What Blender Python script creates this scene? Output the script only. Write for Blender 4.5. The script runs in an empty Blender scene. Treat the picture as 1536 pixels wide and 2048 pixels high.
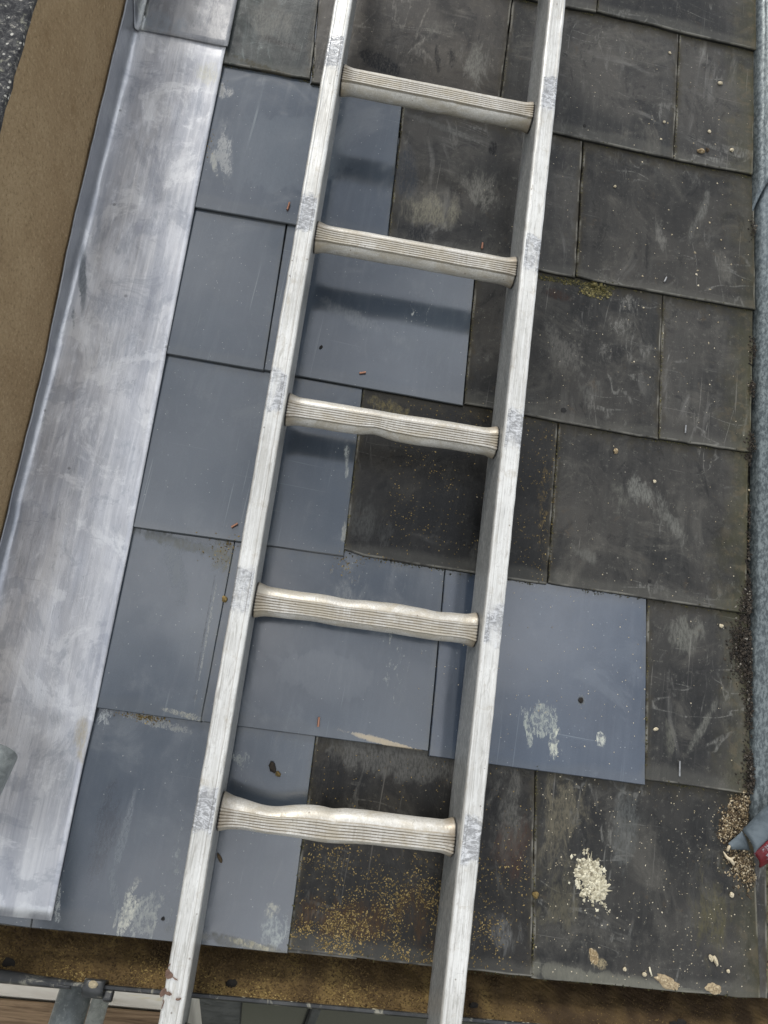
import bpy, math, random
from mathutils import Vector, Matrix, noise
R = math.radians
scene = bpy.context.scene
col = scene.collection
random.seed(11)

# ---------------------------------------------------------------- frame of the roof
# Roof coordinates: x across, y up the slope, z out of the slates, metres.  The roof is pitched 35 degrees.
PITCH = R(35)
ROOF_Z = 4.2
RM = Matrix.Translation((0, 0, ROOF_Z)) @ Matrix.Rotation(PITCH, 4, 'X')

# ---------------------------------------------------------------- camera, sky, sun, exposure
CAM_POS = Vector((-.0226, -.8735, .9379))
rv = Vector((-.2088, .092, -.1369))
CR = Matrix.Rotation(rv.length, 4, rv.normalized()).transposed()
cam = bpy.data.cameras.new('camera')
cam.sensor_fit = 'AUTO'; cam.sensor_width = 36; cam.lens = 36 * 1361.6 / 2048
cam.clip_start = .02; cam.clip_end = 2000
camo = bpy.data.objects.new('camera', cam); col.objects.link(camo)
camo.matrix_world = RM @ Matrix.Translation(CAM_POS) @ CR
scene.camera = camo

SUN_EL, SUN_AZ = R(58), R(-28)           # azimuth measured from +Y (up the roof) towards +X
world = bpy.data.worlds.new('World'); scene.world = world; world.use_nodes = True
wn = world.node_tree; wn.nodes.clear()
w_out = wn.nodes.new('ShaderNodeOutputWorld'); w_bg = wn.nodes.new('ShaderNodeBackground')
sky = wn.nodes.new('ShaderNodeTexSky'); sky.sky_type = 'NISHITA'; sky.sun_disc = False
sky.sun_elevation = SUN_EL; sky.sun_rotation = SUN_AZ
tc = wn.nodes.new('ShaderNodeTexCoord')
cl = wn.nodes.new('ShaderNodeTexNoise'); cl.inputs['Scale'].default_value = 2.6
cl.inputs['Detail'].default_value = 5; cl.inputs['Distortion'].default_value = .4
wn.links.new(tc.outputs['Generated'], cl.inputs['Vector'])
cr = wn.nodes.new('ShaderNodeValToRGB')
cr.color_ramp.elements[0].position = .40; cr.color_ramp.elements[0].color = (4.2, 4.6, 5.2, 1)
cr.color_ramp.elements[1].position = .60; cr.color_ramp.elements[1].color = (12.8, 13.0, 13.4, 1)
wn.links.new(cl.outputs['Fac'], cr.inputs['Fac'])
mx = wn.nodes.new('ShaderNodeMix'); mx.data_type = 'RGBA'; mx.inputs['Factor'].default_value = .82
wn.links.new(sky.outputs['Color'], mx.inputs['A']); wn.links.new(cr.outputs['Color'], mx.inputs['B'])
wn.links.new(mx.outputs['Result'], w_bg.inputs['Color']); w_bg.inputs['Strength'].default_value = .1
wn.links.new(w_bg.outputs['Background'], w_out.inputs['Surface'])

sl = bpy.data.lights.new('sun', 'SUN'); sl.energy = 1.5; sl.angle = R(20); sl.color = (1, .97, .92)
so = bpy.data.objects.new('sun', sl); col.objects.link(so)
sd = Vector((math.sin(SUN_AZ) * math.cos(SUN_EL), math.cos(SUN_AZ) * math.cos(SUN_EL), math.sin(SUN_EL)))
so.rotation_euler = sd.to_track_quat('Z', 'Y').to_euler(); so.location = (0, 0, 12)
scene.view_settings.view_transform = 'Standard'; scene.view_settings.look = 'None'
scene.view_settings.exposure = .70; scene.view_settings.gamma = 1
scene.render.engine = 'CYCLES'

# ---------------------------------------------------------------- object helpers
ORG = {}
def link(o, origin, parent):
    col.objects.link(o)
    origin = Vector(origin)
    ORG[o.name] = origin
    if parent is not None:
        o.parent = parent; o.location = origin - ORG[parent.name]
    else:
        o.matrix_world = RM @ Matrix.Translation(origin)
    return o

def tag(o, label=None, cat=None, group=None, kind=None):
    if label: o['label'] = label
    if cat: o['category'] = cat
    if group: o['group'] = group
    if kind: o['kind'] = kind
    return o

def thing(name, origin, label, cat, group=None):
    o = bpy.data.objects.new(name, None); o.empty_display_size = .05
    link(o, origin, None)
    return tag(o, label, cat, group)

def mk(name, V, Fc, mat, parent=None, origin=None, smooth=False, attrs=None, uvs=None, bevel=0, autosmooth=None):
    """verts in roof coordinates"""
    V = [Vector(v) for v in V]
    if origin is None:
        n = len(V); c = sum(V, Vector()) / n
        origin = Vector((c.x, c.y, min(v.z for v in V)))
    origin = Vector(origin)
    me = bpy.data.meshes.new(name)
    me.from_pydata([tuple(v - origin) for v in V], [], Fc)
    at = me.attributes.new('rp', 'FLOAT_VECTOR', 'POINT')
    at.data.foreach_set('vector', [x for v in V for x in v])
    if attrs:
        for k, vals in attrs.items():
            a = me.attributes.new(k, 'FLOAT', 'POINT'); a.data.foreach_set('value', vals)
    me.materials.append(mat)
    me.update()
    if smooth: me.polygons.foreach_set('use_smooth', [True] * len(me.polygons))
    if autosmooth:
        me.set_sharp_from_angle(angle=R(autosmooth))
    o = bpy.data.objects.new(name, me)
    link(o, origin, parent)
    if bevel:
        b = o.modifiers.new('bevel', 'BEVEL'); b.width = bevel; b.segments = 2; b.limit_method = 'ANGLE'; b.angle_limit = R(40)
    return o

def loft(rings, closed=True, caps=True):
    V = [p for r in rings for p in r]; n = len(rings[0]); Fc = []
    for i in range(len(rings) - 1):
        for j in range(n if closed else n - 1):
            a = i * n + j; b = i * n + (j + 1) % n
            Fc.append((a, b, b + n, a + n))
    if caps and closed:
        Fc.append(tuple(reversed(range(n)))); Fc.append(tuple(range((len(rings) - 1) * n, len(rings) * n)))
    return V, Fc

def tube_rings(a, b, r0, r1=None, n=20, k=2, wob=0):
    a = Vector(a); b = Vector(b); r1 = r0 if r1 is None else r1
    d = (b - a).normalized(); u = d.orthogonal().normalized(); w = d.cross(u)
    out = []
    for i in range(k):
        t = i / (k - 1); c = a.lerp(b, t); r = r0 + (r1 - r0) * t
        out.append([c + (u * math.cos(2*math.pi*j/n) + w * math.sin(2*math.pi*j/n)) * r for j in range(n)])
    return out

def box(x0, x1, y0, y1, z0, z1):
    V = [(x, y, z) for x in (x0, x1) for y in (y0, y1) for z in (z0, z1)]
    Fc = [(0, 1, 3, 2), (4, 6, 7, 5), (0, 4, 5, 1), (2, 3, 7, 6), (0, 2, 6, 4), (1, 5, 7, 3)]
    return V, Fc

# eaves frame: o = metres out from the wall (horizontal), h = metres up (plumb), measured from the slate edge at the eaves
def EV(x, o, h, y0=-1.236):
    return Vector((x, y0 - o * math.cos(PITCH) + h * math.sin(PITCH), o * math.sin(PITCH) + h * math.cos(PITCH)))
def ebox(x0, x1, o0, o1, h0, h1):
    V = [EV(x, o, h) for x in (x0, x1) for o in (o0, o1) for h in (h0, h1)]
    return V, [(0, 2, 3, 1), (4, 5, 7, 6), (0, 1, 5, 4), (2, 6, 7, 3), (0, 4, 6, 2), (1, 3, 7, 5)]

# ---------------------------------------------------------------- shader helpers
class N:
    def __init__(s, name):
        s.m = bpy.data.materials.new(name); s.m.use_nodes = True
        s.t = s.m.node_tree; s.b = s.t.nodes['Principled BSDF']
        s.rp = s.attr('rp', vec=True)
    def nd(s, t): return s.t.nodes.new('ShaderNode' + t)
    def put(s, sock, v):
        if hasattr(v, 'links'): s.t.links.new(v, sock)
        elif isinstance(v, (tuple, list)) and sock.type == 'RGBA' and len(v) == 3: sock.default_value = (*v, 1)
        else: sock.default_value = v
    def attr(s, n, vec=False):
        a = s.nd('Attribute'); a.attribute_name = n
        return a.outputs['Vector' if vec else 'Fac']
    def rand(s):
        return s.nd('ObjectInfo').outputs['Random']
    def math(s, op, a, b=0.0, c=0.0, clamp=False):
        n = s.nd('Math'); n.operation = op; n.use_clamp = clamp
        s.put(n.inputs[0], a); s.put(n.inputs[1], b)
        if op in ('MULTIPLY_ADD', 'SMOOTH_MIN', 'COMPARE'): s.put(n.inputs[2], c)
        return n.outputs[0]
    def vmath(s, op, a, b):
        n = s.nd('VectorMath'); n.operation = op; s.put(n.inputs[0], a); s.put(n.inputs[1], b)
        return n.outputs['Value'] if op in ('LENGTH', 'DISTANCE') else n.outputs[0]
    def map(s, v, scale=(1, 1, 1), rot=0, loc=(0, 0, 0)):
        n = s.nd('Mapping'); s.put(n.inputs['Vector'], v)
        n.inputs['Scale'].default_value = scale; n.inputs['Rotation'].default_value = (0, 0, rot); n.inputs['Location'].default_value = loc
        return n.outputs[0]
    def noise(s, v, scale, detail=4, rough=.55, dist=0, color=False):
        n = s.nd('TexNoise'); s.put(n.inputs['Vector'], v)
        n.inputs['Scale'].default_value = scale; n.inputs['Detail'].default_value = detail
        n.inputs['Roughness'].default_value = rough; n.inputs['Distortion'].default_value = dist
        return n.outputs['Color' if color else 'Fac']
    def vor(s, v, scale, feature='F1', rnd=1):
        n = s.nd('TexVoronoi'); s.put(n.inputs['Vector'], v); n.inputs['Scale'].default_value = scale
        n.feature = feature; n.inputs['Randomness'].default_value = rnd
        return n.outputs['Distance'], (n.outputs['Color'] if feature == 'F1' else None)
    def ss(s, v, a, b, lo=0.0, hi=1.0):
        n = s.nd('MapRange'); n.interpolation_type = 'SMOOTHSTEP'; s.put(n.inputs['Value'], v)
        s.put(n.inputs['From Min'], a); s.put(n.inputs['From Max'], b)
        s.put(n.inputs['To Min'], lo); s.put(n.inputs['To Max'], hi)
        return n.outputs[0]
    def mix(s, f, a, b, mode='MIX'):
        n = s.nd('Mix'); n.data_type = 'RGBA'; n.blend_type = mode; n.clamp_factor = True
        s.put(n.inputs['Factor'], f); s.put(n.inputs['A'], a); s.put(n.inputs['B'], b)
        return n.outputs['Result']
    def fmix(s, f, a, b):
        n = s.nd('Mix'); s.put(n.inputs[0], f); s.put(n.inputs[2], a); s.put(n.inputs[3], b)
        return n.outputs[0]
    def sep(s, v):
        n = s.nd('SeparateXYZ'); s.put(n.inputs[0], v); return n.outputs
    def ramp(s, f, stops):
        n = s.nd('ValToRGB'); s.put(n.inputs[0], f); e = n.color_ramp.elements
        while len(e) < len(stops): e.new(.5)
        for k, (p, c) in enumerate(stops): e[k].position = p; e[k].color = (*c, 1)
        return n.outputs[0]
    def bump(s, h, strength=.3, dist=.001, normal=None):
        n = s.nd('Bump'); s.put(n.inputs['Height'], h); n.inputs['Strength'].default_value = strength
        n.inputs['Distance'].default_value = dist
        if normal is not None: s.put(n.inputs['Normal'], normal)
        return n.outputs[0]
    def done(s, color, rough=.6, normal=None, metal=0.0, spec=.5, coat=None):
        s.put(s.b.inputs['Base Color'], color); s.put(s.b.inputs['Roughness'], rough)
        s.put(s.b.inputs['Metallic'], metal); s.put(s.b.inputs['Specular IOR Level'], spec)
        if coat: s.put(s.b.inputs['Coat Weight'], coat[0]); s.put(s.b.inputs['Coat Roughness'], coat[1])
        if normal is not None: s.put(s.b.inputs['Normal'], normal)
        return s.m
    def blot(s, c, r, ang=0, ns=60, thr=.62, soft=.06, detail=5):
        """a stain with a ragged outline, centre c, radii r (roof metres)"""
        p = s.vmath('SUBTRACT', s.rp, (c[0], c[1], 0))
        p = s.map(p, (1, 1, 0), -ang)
        p = s.vmath('MULTIPLY', p, (1 / r[0], 1 / r[1], 0))
        d = s.vmath('LENGTH', p, (0, 0, 0))
        f = s.math('SUBTRACT', 1.0, d)
        q = s.map(s.rp, (1, .42, 1), -ang)
        amp = .16 if ns >= 100 else .34
        f = s.math('MULTIPLY_ADD', f, amp, s.noise(q, ns, detail, .72, .6))
        crisp = .07 if thr < .47 or ns >= 80 else .20
        body = s.ss(f, thr, thr + crisp)
        tex = s.ss(s.noise(s.map(s.rp, (1, .30, 1), -ang + .2), 420, 4, .75), .36, .60, .30 if thr >= .47 else .75, 1.0)
        if ns >= 70:
            lace = s.ss(s.noise(s.map(s.rp, (1, .55, 1), -ang), 240, 6, .82, .8), .44, .56, .12, 1.0)
            tex = s.math('MULTIPLY', tex, lace)
        return s.math('MULTIPLY', s.math('MULTIPLY', body, tex), s.ss(d, 1.45, .55))

def slate_material(name, kind='old', marks=(), green=0.0, wet=0.0, tint=(1, 1, 1)):
    """kind: old (weathered grey-brown) or new (blue-grey, smooth). marks: (x, y, rx, ry, angle, noise scale, threshold, colour, roughness or None, strength)"""
    n = N(name)
    rnd = n.rand()
    comb = n.nd('CombineXYZ'); n.put(comb.inputs[0], n.math('MULTIPLY', rnd, 37)); n.put(comb.inputs[1], n.math('MULTIPLY', rnd, 71)); n.put(comb.inputs[2], n.math('MULTIPLY', rnd, 13))
    p = n.vmath('ADD', n.rp, comb.outputs[0])
    p = n.map(p, (1, 1, 1), R(3))
    big = n.noise(p, 5, 5, .6)
    mid = n.noise(p, 16, 6, .6, 1.2)
    grain = n.noise(p, 900, 2, .7)
    streak = n.noise(n.map(p, (90, 7, 1)), 1, 5, .6)
    fine = n.noise(n.map(p, (420, 12, 1)), 1, 3, .6)
    # wipe marks: long, curved, soft
    wob = n.noise(p, 4, 2, .5, 0, True)
    pw = n.vmath('ADD', p, n.vmath('MULTIPLY', wob, (.12, .12, 0)))
    wipe = n.noise(n.map(pw, (34, 5, 1), R(24)), 1, 6, .62, .3)
    wipe2 = n.noise(n.map(pw, (9, 42, 1), R(-38)), 1, 6, .62, .3)
    cloudy = n.noise(p, 7, 7, .66, 1.6)
    # hairline scratches at two angles
    s1 = n.ss(n.noise(n.map(p, (260, 3.5, 1), R(14)), 1, 2, .5), .70, .76)
    s2 = n.ss(n.noise(n.map(p, (4.5, 300, 1), R(-33)), 1, 2, .5), .72, .78)
    s3 = n.ss(n.noise(n.map(p, (330, 7, 1), R(-9)), 1, 2, .5), .71, .77)
    gate = n.ss(n.noise(p, 6, 3, .5), .45, .62)
    scr = n.math('MULTIPLY', n.math('MAXIMUM', n.math('MAXIMUM', s1, s2), s3), gate)
    vd, vc = n.vor(p, 75)
    vr = n.sep(vc)[0]
    dots = n.math('MULTIPLY', n.ss(vd, .10, .05), n.math('GREATER_THAN', vr, .80))
    vd2, vc2 = n.vor(n.map(p, (1, 1, 1), 1.1), 190)
    dots2 = n.math('MULTIPLY', n.ss(vd2, .16, .08), n.math('GREATER_THAN', n.sep(vc2)[1], .86))
    if kind == 'new':
        c0 = n.mix(n.ss(big, .35, .65), (.028, .036, .047), (.042, .052, .064))
        c0 = n.mix(n.math('MULTIPLY', n.ss(streak, .48, .78), .28), c0, (.070, .080, .090))
        c0 = n.mix(n.math('MULTIPLY', n.ss(n.noise(n.map(p, (1, .35, 1)), 60, 7, .8, 1.2), .57, .70), .22), c0, (.11, .12, .12))
        c0 = n.mix(n.math('MULTIPLY', n.ss(cloudy, .54, .70), .32), c0, (.090, .100, .106))
        c0 = n.mix(n.math('MULTIPLY', n.ss(mid, .56, .66), .18), c0, (.05, .058, .062))
        c0 = n.mix(n.math('MULTIPLY', scr, .5), c0, (.17, .19, .19))
        c0 = n.mix(n.math('MULTIPLY', dots2, .7), c0, (.26, .27, .25))
        c0 = n.mix(n.math('MULTIPLY', n.ss(n.noise(n.map(p, (1, .4, 1)), 190, 5, .8), .66, .74), .5), c0, (.22, .23, .21))
        c0 = n.mix(n.math('MULTIPLY', n.ss(n.noise(p, 260, 4, .8), .34, .26), .5), c0, (.012, .013, .014))
        rough = n.fmix(n.ss(cloudy, .45, .72), .12, .24)
        rough = n.math('ADD', rough, n.math('MULTIPLY', n.ss(streak, .4, .8), .03))
        spec = .85
        n.b.inputs['IOR'].default_value = 1.62
    else:
        c0 = n.mix(n.ss(big, .35, .68), (.021, .021, .0205), (.052, .0485, .043))
        c0 = n.mix(n.math('MULTIPLY', n.ss(streak, .42, .78), .4), c0, (.062, .060, .054))
        sm = n.math('MAXIMUM', n.ss(wipe, .57, .75), n.math('MULTIPLY', n.ss(wipe2, .58, .76), .8))
        sm = n.math('MULTIPLY', sm, n.ss(n.noise(p, 5.5, 3, .5), .42, .6))
        c0 = n.mix(n.math('MULTIPLY', n.ss(n.noise(p, 11, 8, .74, .8), .50, .66), .50), c0, (.082, .077, .066))
        c0 = n.mix(n.math('MULTIPLY', n.ss(n.noise(n.map(p, (1, .5, 1), .3), 24, 8, .78, 1.4), .46, .36), .6), c0, (.015, .015, .015))
        c0 = n.mix(n.math('MULTIPLY', sm, .60), c0, (.145, .140, .127))
        # thin curved wipe lines, as left by a brush or a boot dragged over wet dust
        def wisp(rot, sx, sy, w):
            a_ = n.noise(n.map(pw, (sx, sy, 1), R(rot)), 1, 2, .45, .6)
            return n.ss(n.math('ABSOLUTE', n.math('SUBTRACT', a_, .5)), w, w * .2)
        ws = n.math('MAXIMUM', wisp(20, 22, 5, .020), wisp(-42, 5, 26, .018))
        ws = n.math('MULTIPLY', ws, n.math('MULTIPLY', n.ss(n.noise(p, 8, 3, .6), .50, .62), n.ss(n.noise(n.map(p, (1, .3, 1), R(20)), 260, 4, .75), .38, .62)))
        c0 = n.mix(n.math('MULTIPLY', ws, .48), c0, (.20, .195, .175))
        c0 = n.mix(n.math('MULTIPLY', n.ss(cloudy, .55, .72), .45), c0, (.105, .098, .083))
        c0 = n.mix(n.math('MULTIPLY', n.ss(cloudy, .46, .34), .5), c0, (.016, .016, .016))
        c0 = n.mix(n.math('MULTIPLY', n.ss(n.noise(p, 130, 5, .8), .56, .70), .45), c0, (.13, .125, .105))
        c0 = n.mix(n.math('MULTIPLY', n.ss(n.noise(p, 38, 6, .75, .5), .60, .72), .35), c0, (.085, .062, .038))
        c0 = n.mix(n.math('MULTIPLY', scr, .6), c0, (.19, .18, .16))
        c0 = n.mix(n.math('MULTIPLY', dots, .5), c0, (.30, .28, .23))
        c0 = n.mix(n.math('MULTIPLY', dots2, .4), c0, (.20, .19, .16))
        rough = n.fmix(n.ss(cloudy, .4, .7), .34 - .12 * wet, .60)
        spec = .10 + .12 * wet
    tone = n.math('MULTIPLY_ADD', rnd, .34 if kind == 'old' else .22, .84 if kind == 'old' else .90)
    tcb = n.nd('CombineXYZ')
    for q_ in range(3): n.put(tcb.inputs[q_], tone)
    c0 = n.mix(1.0, c0, tcb.outputs[0], 'MULTIPLY')
    c0 = n.mix(n.ss(grain, .3, .8, 0, .25), c0, n.mix(1.0, c0, (2.0, 2.0, 2.0), 'MULTIPLY'))
    if tint != (1, 1, 1): c0 = n.mix(1.0, c0, tint, 'MULTIPLY')
    # dirt held along the edges: el, er = metres from the sides, et = metres above the tail, eh = metres below the course above
    el, er, et, eh = n.attr('el'), n.attr('er'), n.attr('et'), n.attr('eh')
    side = n.math('MINIMUM', el, er)
    en = n.noise(n.rp, 55, 5, .7)
    dirt = n.ss(n.math('ADD', side, n.math('MULTIPLY', n.math('SUBTRACT', en, .5), .03)), .010, -.002)
    dirt2 = n.ss(n.math('ADD', eh, n.math('MULTIPLY', n.math('SUBTRACT', en, .5), .07)), .024, -.004)
    dr = n.math('MAXIMUM', dirt, dirt2)
    if kind == 'new':
        c0 = n.mix(n.math('MULTIPLY', n.math('MULTIPLY', dr, n.ss(en, .4, .62)), .55), c0, (.075, .072, .055))
    else:
        c0 = n.mix(n.math('MULTIPLY', dr, .65), c0, (.040, .034, .022))
        # pale, worn arris just above the tail
        arr = n.math('MULTIPLY', n.ss(et, .0026, .0006), n.ss(n.noise(n.rp, 24, 4, .6), .40, .62))
        arr2 = n.math('MULTIPLY', n.ss(side, .0030, .0008), n.ss(n.noise(n.rp, 20, 4, .6), .45, .62))
        c0 = n.mix(n.math('MULTIPLY', n.math('MAXIMUM', arr, arr2), .7), c0, (.20, .19, .16))
    tb = n.math('MULTIPLY', n.ss(n.math('ADD', et, n.math('MULTIPLY', n.math('SUBTRACT', big, .5), .05)), .020, .008), .22 if kind == 'old' else .12)
    c0 = n.mix(tb, c0, (.13, .125, .105))
    if green:
        gx = n.ss(n.math('ADD', er, n.math('MULTIPLY', n.math('SUBTRACT', n.noise(n.rp, 14, 5, .65), .5), .12)), .055, -.01)
        c0 = n.mix(n.math('MULTIPLY', gx, green * .62), c0, (.062, .058, .024))
        c0 = n.mix(n.math('MULTIPLY', n.math('MULTIPLY', gx, n.ss(n.noise(n.rp, 60, 4, .6), .5, .62)), green * .5), c0, (.13, .10, .06))
    c0 = n.mix(n.ss(n.attr('sd'), .10, .45, 0, .9), c0, (.010, .010, .009))  # edge faces painted near-black, drawing the shadow line beneath each tail
    for (mxx, myy, rx, ry, ang, ns, thr, cc, rr, st) in marks:
        f = n.math('MULTIPLY', n.blot((mxx, myy), (rx, ry), R(ang), ns, thr), st)
        c0 = n.mix(f, c0, cc)
        if rr is not None: rough = n.fmix(f, rough, rr)
    h = n.math('ADD', n.math('MULTIPLY', mid, .5), n.math('MULTIPLY', streak, .25))
    if kind == 'new':
        b1 = n.bump(n.noise(p, 7, 2, .5), .35, .004)
        b2 = n.bump(h, .12, .0008, b1)
        b3 = n.bump(n.math('ADD', fine, grain), .10, .00012, b2)
    else:
        b1 = n.bump(n.noise(p, 9, 3, .5), .5, .004)
        b2 = n.bump(h, .5, .0020, b1)
        b3 = n.bump(n.math('ADD', n.math('ADD', fine, grain), n.math('MULTIPLY', cloudy, 2.)), .35, .0003, b2)
    return n.done(c0, rough, b3, 0, spec)

M = {}
M['new_slate'] = slate_material('new_slate_stone', 'new')
M['old_slate'] = slate_material('old_slate_stone', 'old')
M['old_slate_green'] = slate_material('old_slate_green_edge', 'old', green=.75)

XW = -.442
def lead_material(name, bright=1.0, marks=(), dull=0.0):
    n = N(name)
    p = n.rp
    big = n.noise(p, 5, 6, .6, .6); med = n.noise(n.map(p, (1, .28, 1), R(3)), 36, 8, .80, .25)
    blo = n.noise(p, 13, 8, .72, .5)
    st = n.noise(n.map(p, (150, 5, 5), R(2)), 1, 4, .6)
    st2 = n.noise(n.map(p, (30, 3, 3), R(-3)), 1, 5, .6)
    b = bright
    c = n.mix(n.ss(big, .36, .64), (.40*b, .405*b, .425*b), (.58*b, .58*b, .59*b))
    c = n.mix(n.math('MULTIPLY', n.ss(st, .40, .70), .5), c, (.70*b, .695*b, .69*b))
    c = n.mix(n.math('MULTIPLY', n.ss(st2, .52, .40), .45), c, (.30*b, .31*b, .345*b))
    c = n.mix(n.math('MULTIPLY', n.ss(med, .53, .60), .30), c, (.72*b, .72*b, .72*b))
    c = n.mix(n.math('MULTIPLY', n.ss(med, .44, .38), .35), c, (.24*b, .26*b, .29*b))
    c = n.mix(n.math('MULTIPLY', n.ss(blo, .53, .60), .40), c, (.76*b, .76*b, .75*b))
    c = n.mix(n.math('MULTIPLY', n.ss(blo, .45, .39), .40), c, (.25*b, .265*b, .30*b))
    s1 = n.ss(n.noise(n.map(p, (500, 7, 7), R(8)), 1, 2, .5), .68, .75)
    s2 = n.ss(n.noise(n.map(p, (12, 260, 7), R(30)), 1, 2, .5), .73, .78)
    c = n.mix(n.math('MULTIPLY', n.math('MAXIMUM', s1, s2), .35), c, (.16, .17, .19))
    vd, vc = n.vor(p, 42)
    pit = n.math('MULTIPLY', n.ss(vd, .13, .07), n.math('GREATER_THAN', n.sep(vc)[0], .86))
    c = n.mix(n.math('MULTIPLY', pit, .6), c, (.12, .12, .12))
    if dull:
        mott = n.noise(n.map(p, (1, .45, 1), R(-25)), 260, 4, .75)
        c = n.mix(n.ss(mott, .40, .62), (.055, .066, .068), (.155, .175, .172))
        c = n.mix(n.math('MULTIPLY', n.ss(big, .5, .7), .35), c, (.16, .19, .21))
    rough = n.fmix(n.ss(med, .4, .65), .30, .50)
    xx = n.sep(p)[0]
    c = n.mix(n.ss(n.math('ADD', xx, n.math('MULTIPLY', n.math('SUBTRACT', med, .5), .006)), XW + .010, XW + .004, 0, .72), c, (.13, .14, .155))  # crease and upstand tinted darker: their shade is put into the colour
    for (mxx, myy, rx, ry, ang, ns, thr, cc, rr, stt) in marks:
        f = n.math('MULTIPLY', n.blot((mxx, myy), (rx, ry), R(ang), ns, thr), stt)
        c = n.mix(f, c, cc)
        if rr is not None: rough = n.fmix(f, rough, rr)
    nb = n.bump(n.noise(p, 9, 3, .5), .5, .006)
    nb = n.bump(n.math('ADD', med, n.math('MULTIPLY', st2, .6)), .35, .0016, nb)
    nb = n.bump(st, .25, .0003, nb)
    return n.done(c, rough, nb, .5, .5)

def aluminium_material():
    n = N('aluminium_ladder')
    p = n.attr('lp', vec=True)                        # ladder coordinates
    X, Y, Z = n.sep(p)
    big = n.noise(p, 9, 5, .6, .5)
    br = n.noise(n.map(p, (700, 14, 700)), 1, 4, .65)
    br2 = n.noise(n.map(p, (160, 26, 160)), 1, 5, .7, .4)
    fine = n.noise(n.map(p, (500, 160, 500)), 1, 4, .7, .6)
    c = n.mix(n.ss(big, .35, .65), (.44, .425, .385), (.60, .585, .54))
    c = n.mix(n.math('MULTIPLY', n.ss(br, .42, .64), .45), c, (.80, .79, .75))
    c = n.mix(n.math('MULTIPLY', n.ss(br2, .55, .66), .5), c, (.28, .265, .23))
    c = n.mix(n.math('MULTIPLY', n.ss(n.noise(p, 40, 7, .78, .6), .54, .68), .45), c, (.34, .29, .21))
    c = n.mix(n.math('MULTIPLY', n.ss(fine, .56, .64), .45), c, (.36, .34, .30))
    s1 = n.ss(n.noise(n.map(p, (14, 520, 14), R(20)), 1, 2, .5), .70, .76)
    s2 = n.ss(n.noise(n.map(p, (380, 30, 380), R(-35)), 1, 2, .5), .69, .75)
    c = n.mix(n.math('MULTIPLY', n.math('MAXIMUM', s1, s2), .5), c, (.22, .21, .20))
    # bare, burnished scuffs on the stile faces where another ladder section has rubbed (at each rung)
    ph = n.math('FRACT', n.math('DIVIDE', n.math('SUBTRACT', n.math('ADD', Y, 2.54), .5417 + .010 - .127), .254))
    d = n.math('ABSOLUTE', n.math('MULTIPLY', n.math('SUBTRACT', ph, .5), .254))
    nn = n.noise(p, 60, 5, .7)
    sc = n.ss(n.math('ADD', d, n.math('MULTIPLY', n.math('SUBTRACT', nn, .5), .035)), .030, .022)
    sc = n.math('MULTIPLY', sc, n.math('MULTIPLY', n.math('GREATER_THAN', Z, -.003), n.ss(n.noise(n.map(p, (3, 1, 1)), 14, 3, .6), .36, .52, .25, 1)))
    sc = n.math('MULTIPLY', sc, n.math('GREATER_THAN', n.math('ABSOLUTE', X), .1455))
    sn = n.noise(n.map(p, (.5, 1, 1), R(15)), 170, 5, .75, 1.8)
    c = n.mix(n.math('MULTIPLY', sc, .85), c, n.mix(n.ss(sn, .42, .62), (.20, .20, .20), (.58, .58, .575)))
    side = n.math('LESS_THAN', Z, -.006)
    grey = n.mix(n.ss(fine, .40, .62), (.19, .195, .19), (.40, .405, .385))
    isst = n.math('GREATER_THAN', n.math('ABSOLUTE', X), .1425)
    c = n.mix(n.math('MULTIPLY', n.math('MULTIPLY', side, isst), .9), c, grey)  # shading of the stile's side faces put into the colour as grey
    # brown grime on the rungs: in the grooves and near the ends
    gr = n.attr('gr')
    rust = n.math('MULTIPLY', gr, n.ss(n.noise(p, 34, 5, .7), .30, .52))
    c = n.mix(n.math('MULTIPLY', gr, .30), c, (.44, .36, .24))
    c = n.mix(n.math('MULTIPLY', rust, .72), c, (.17, .13, .08))
    endd = n.math('MULTIPLY', n.ss(n.math('ABSOLUTE', X), .118, .145), n.math('SUBTRACT', 1.0, isst))
    c = n.mix(n.math('MULTIPLY', n.math('MULTIPLY', endd, n.ss(n.noise(p, 70, 5, .7), .42, .6)), .6), c, (.22, .16, .10))
    on_rung = n.math('SUBTRACT', 1.0, isst)
    c = n.mix(n.math('MULTIPLY', on_rung, n.ss(n.noise(n.map(p, (.5, 1, 1)), 48, 7, .75, .8), .42, .62, .12, .62)), c, (.36, .31, .22))
    c = n.mix(n.math('MULTIPLY', on_rung, n.ss(n.math('ABSOLUTE', X), .1400, .1418)), c, (.03, .026, .02))
    vd, vc = n.vor(p, 110)
    pk = n.math('MULTIPLY', n.ss(vd, .16, .08), n.math('GREATER_THAN', n.sep(vc)[0], .88))
    c = n.mix(n.math('MULTIPLY', pk, .7), c, (.15, .12, .09))
    rough = n.fmix(n.ss(br2, .4, .7), .34, .52)
    rough = n.fmix(sc, rough, .25)
    nb = n.bump(n.math('ADD', br2, n.math('MULTIPLY', sn, sc)), .4, .0008)
    nb = n.bump(n.math('ADD', br, fine), .3, .0002, nb)
    return n.done(c, rough, nb, n.fmix(isst, .22, .42), .5)
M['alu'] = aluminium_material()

def simple(name, a, b, scale=30, rough=.7, bump=.3, bd=.001, metal=0, spec=.4, extra=None):
    n = N(name)
    f = n.noise(n.rp, scale, 6, .65, .5)
    c = n.mix(n.ss(f, .36, .64), a, b)
    if extra: c = n.mix(n.ss(n.noise(n.rp, extra[1], 5, .7, .8), extra[2], extra[2] + .08), c, extra[0])
    return n.done(c, rough, n.bump(n.noise(n.rp, scale * 6, 4, .7), bump, bd), metal, spec)

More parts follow.
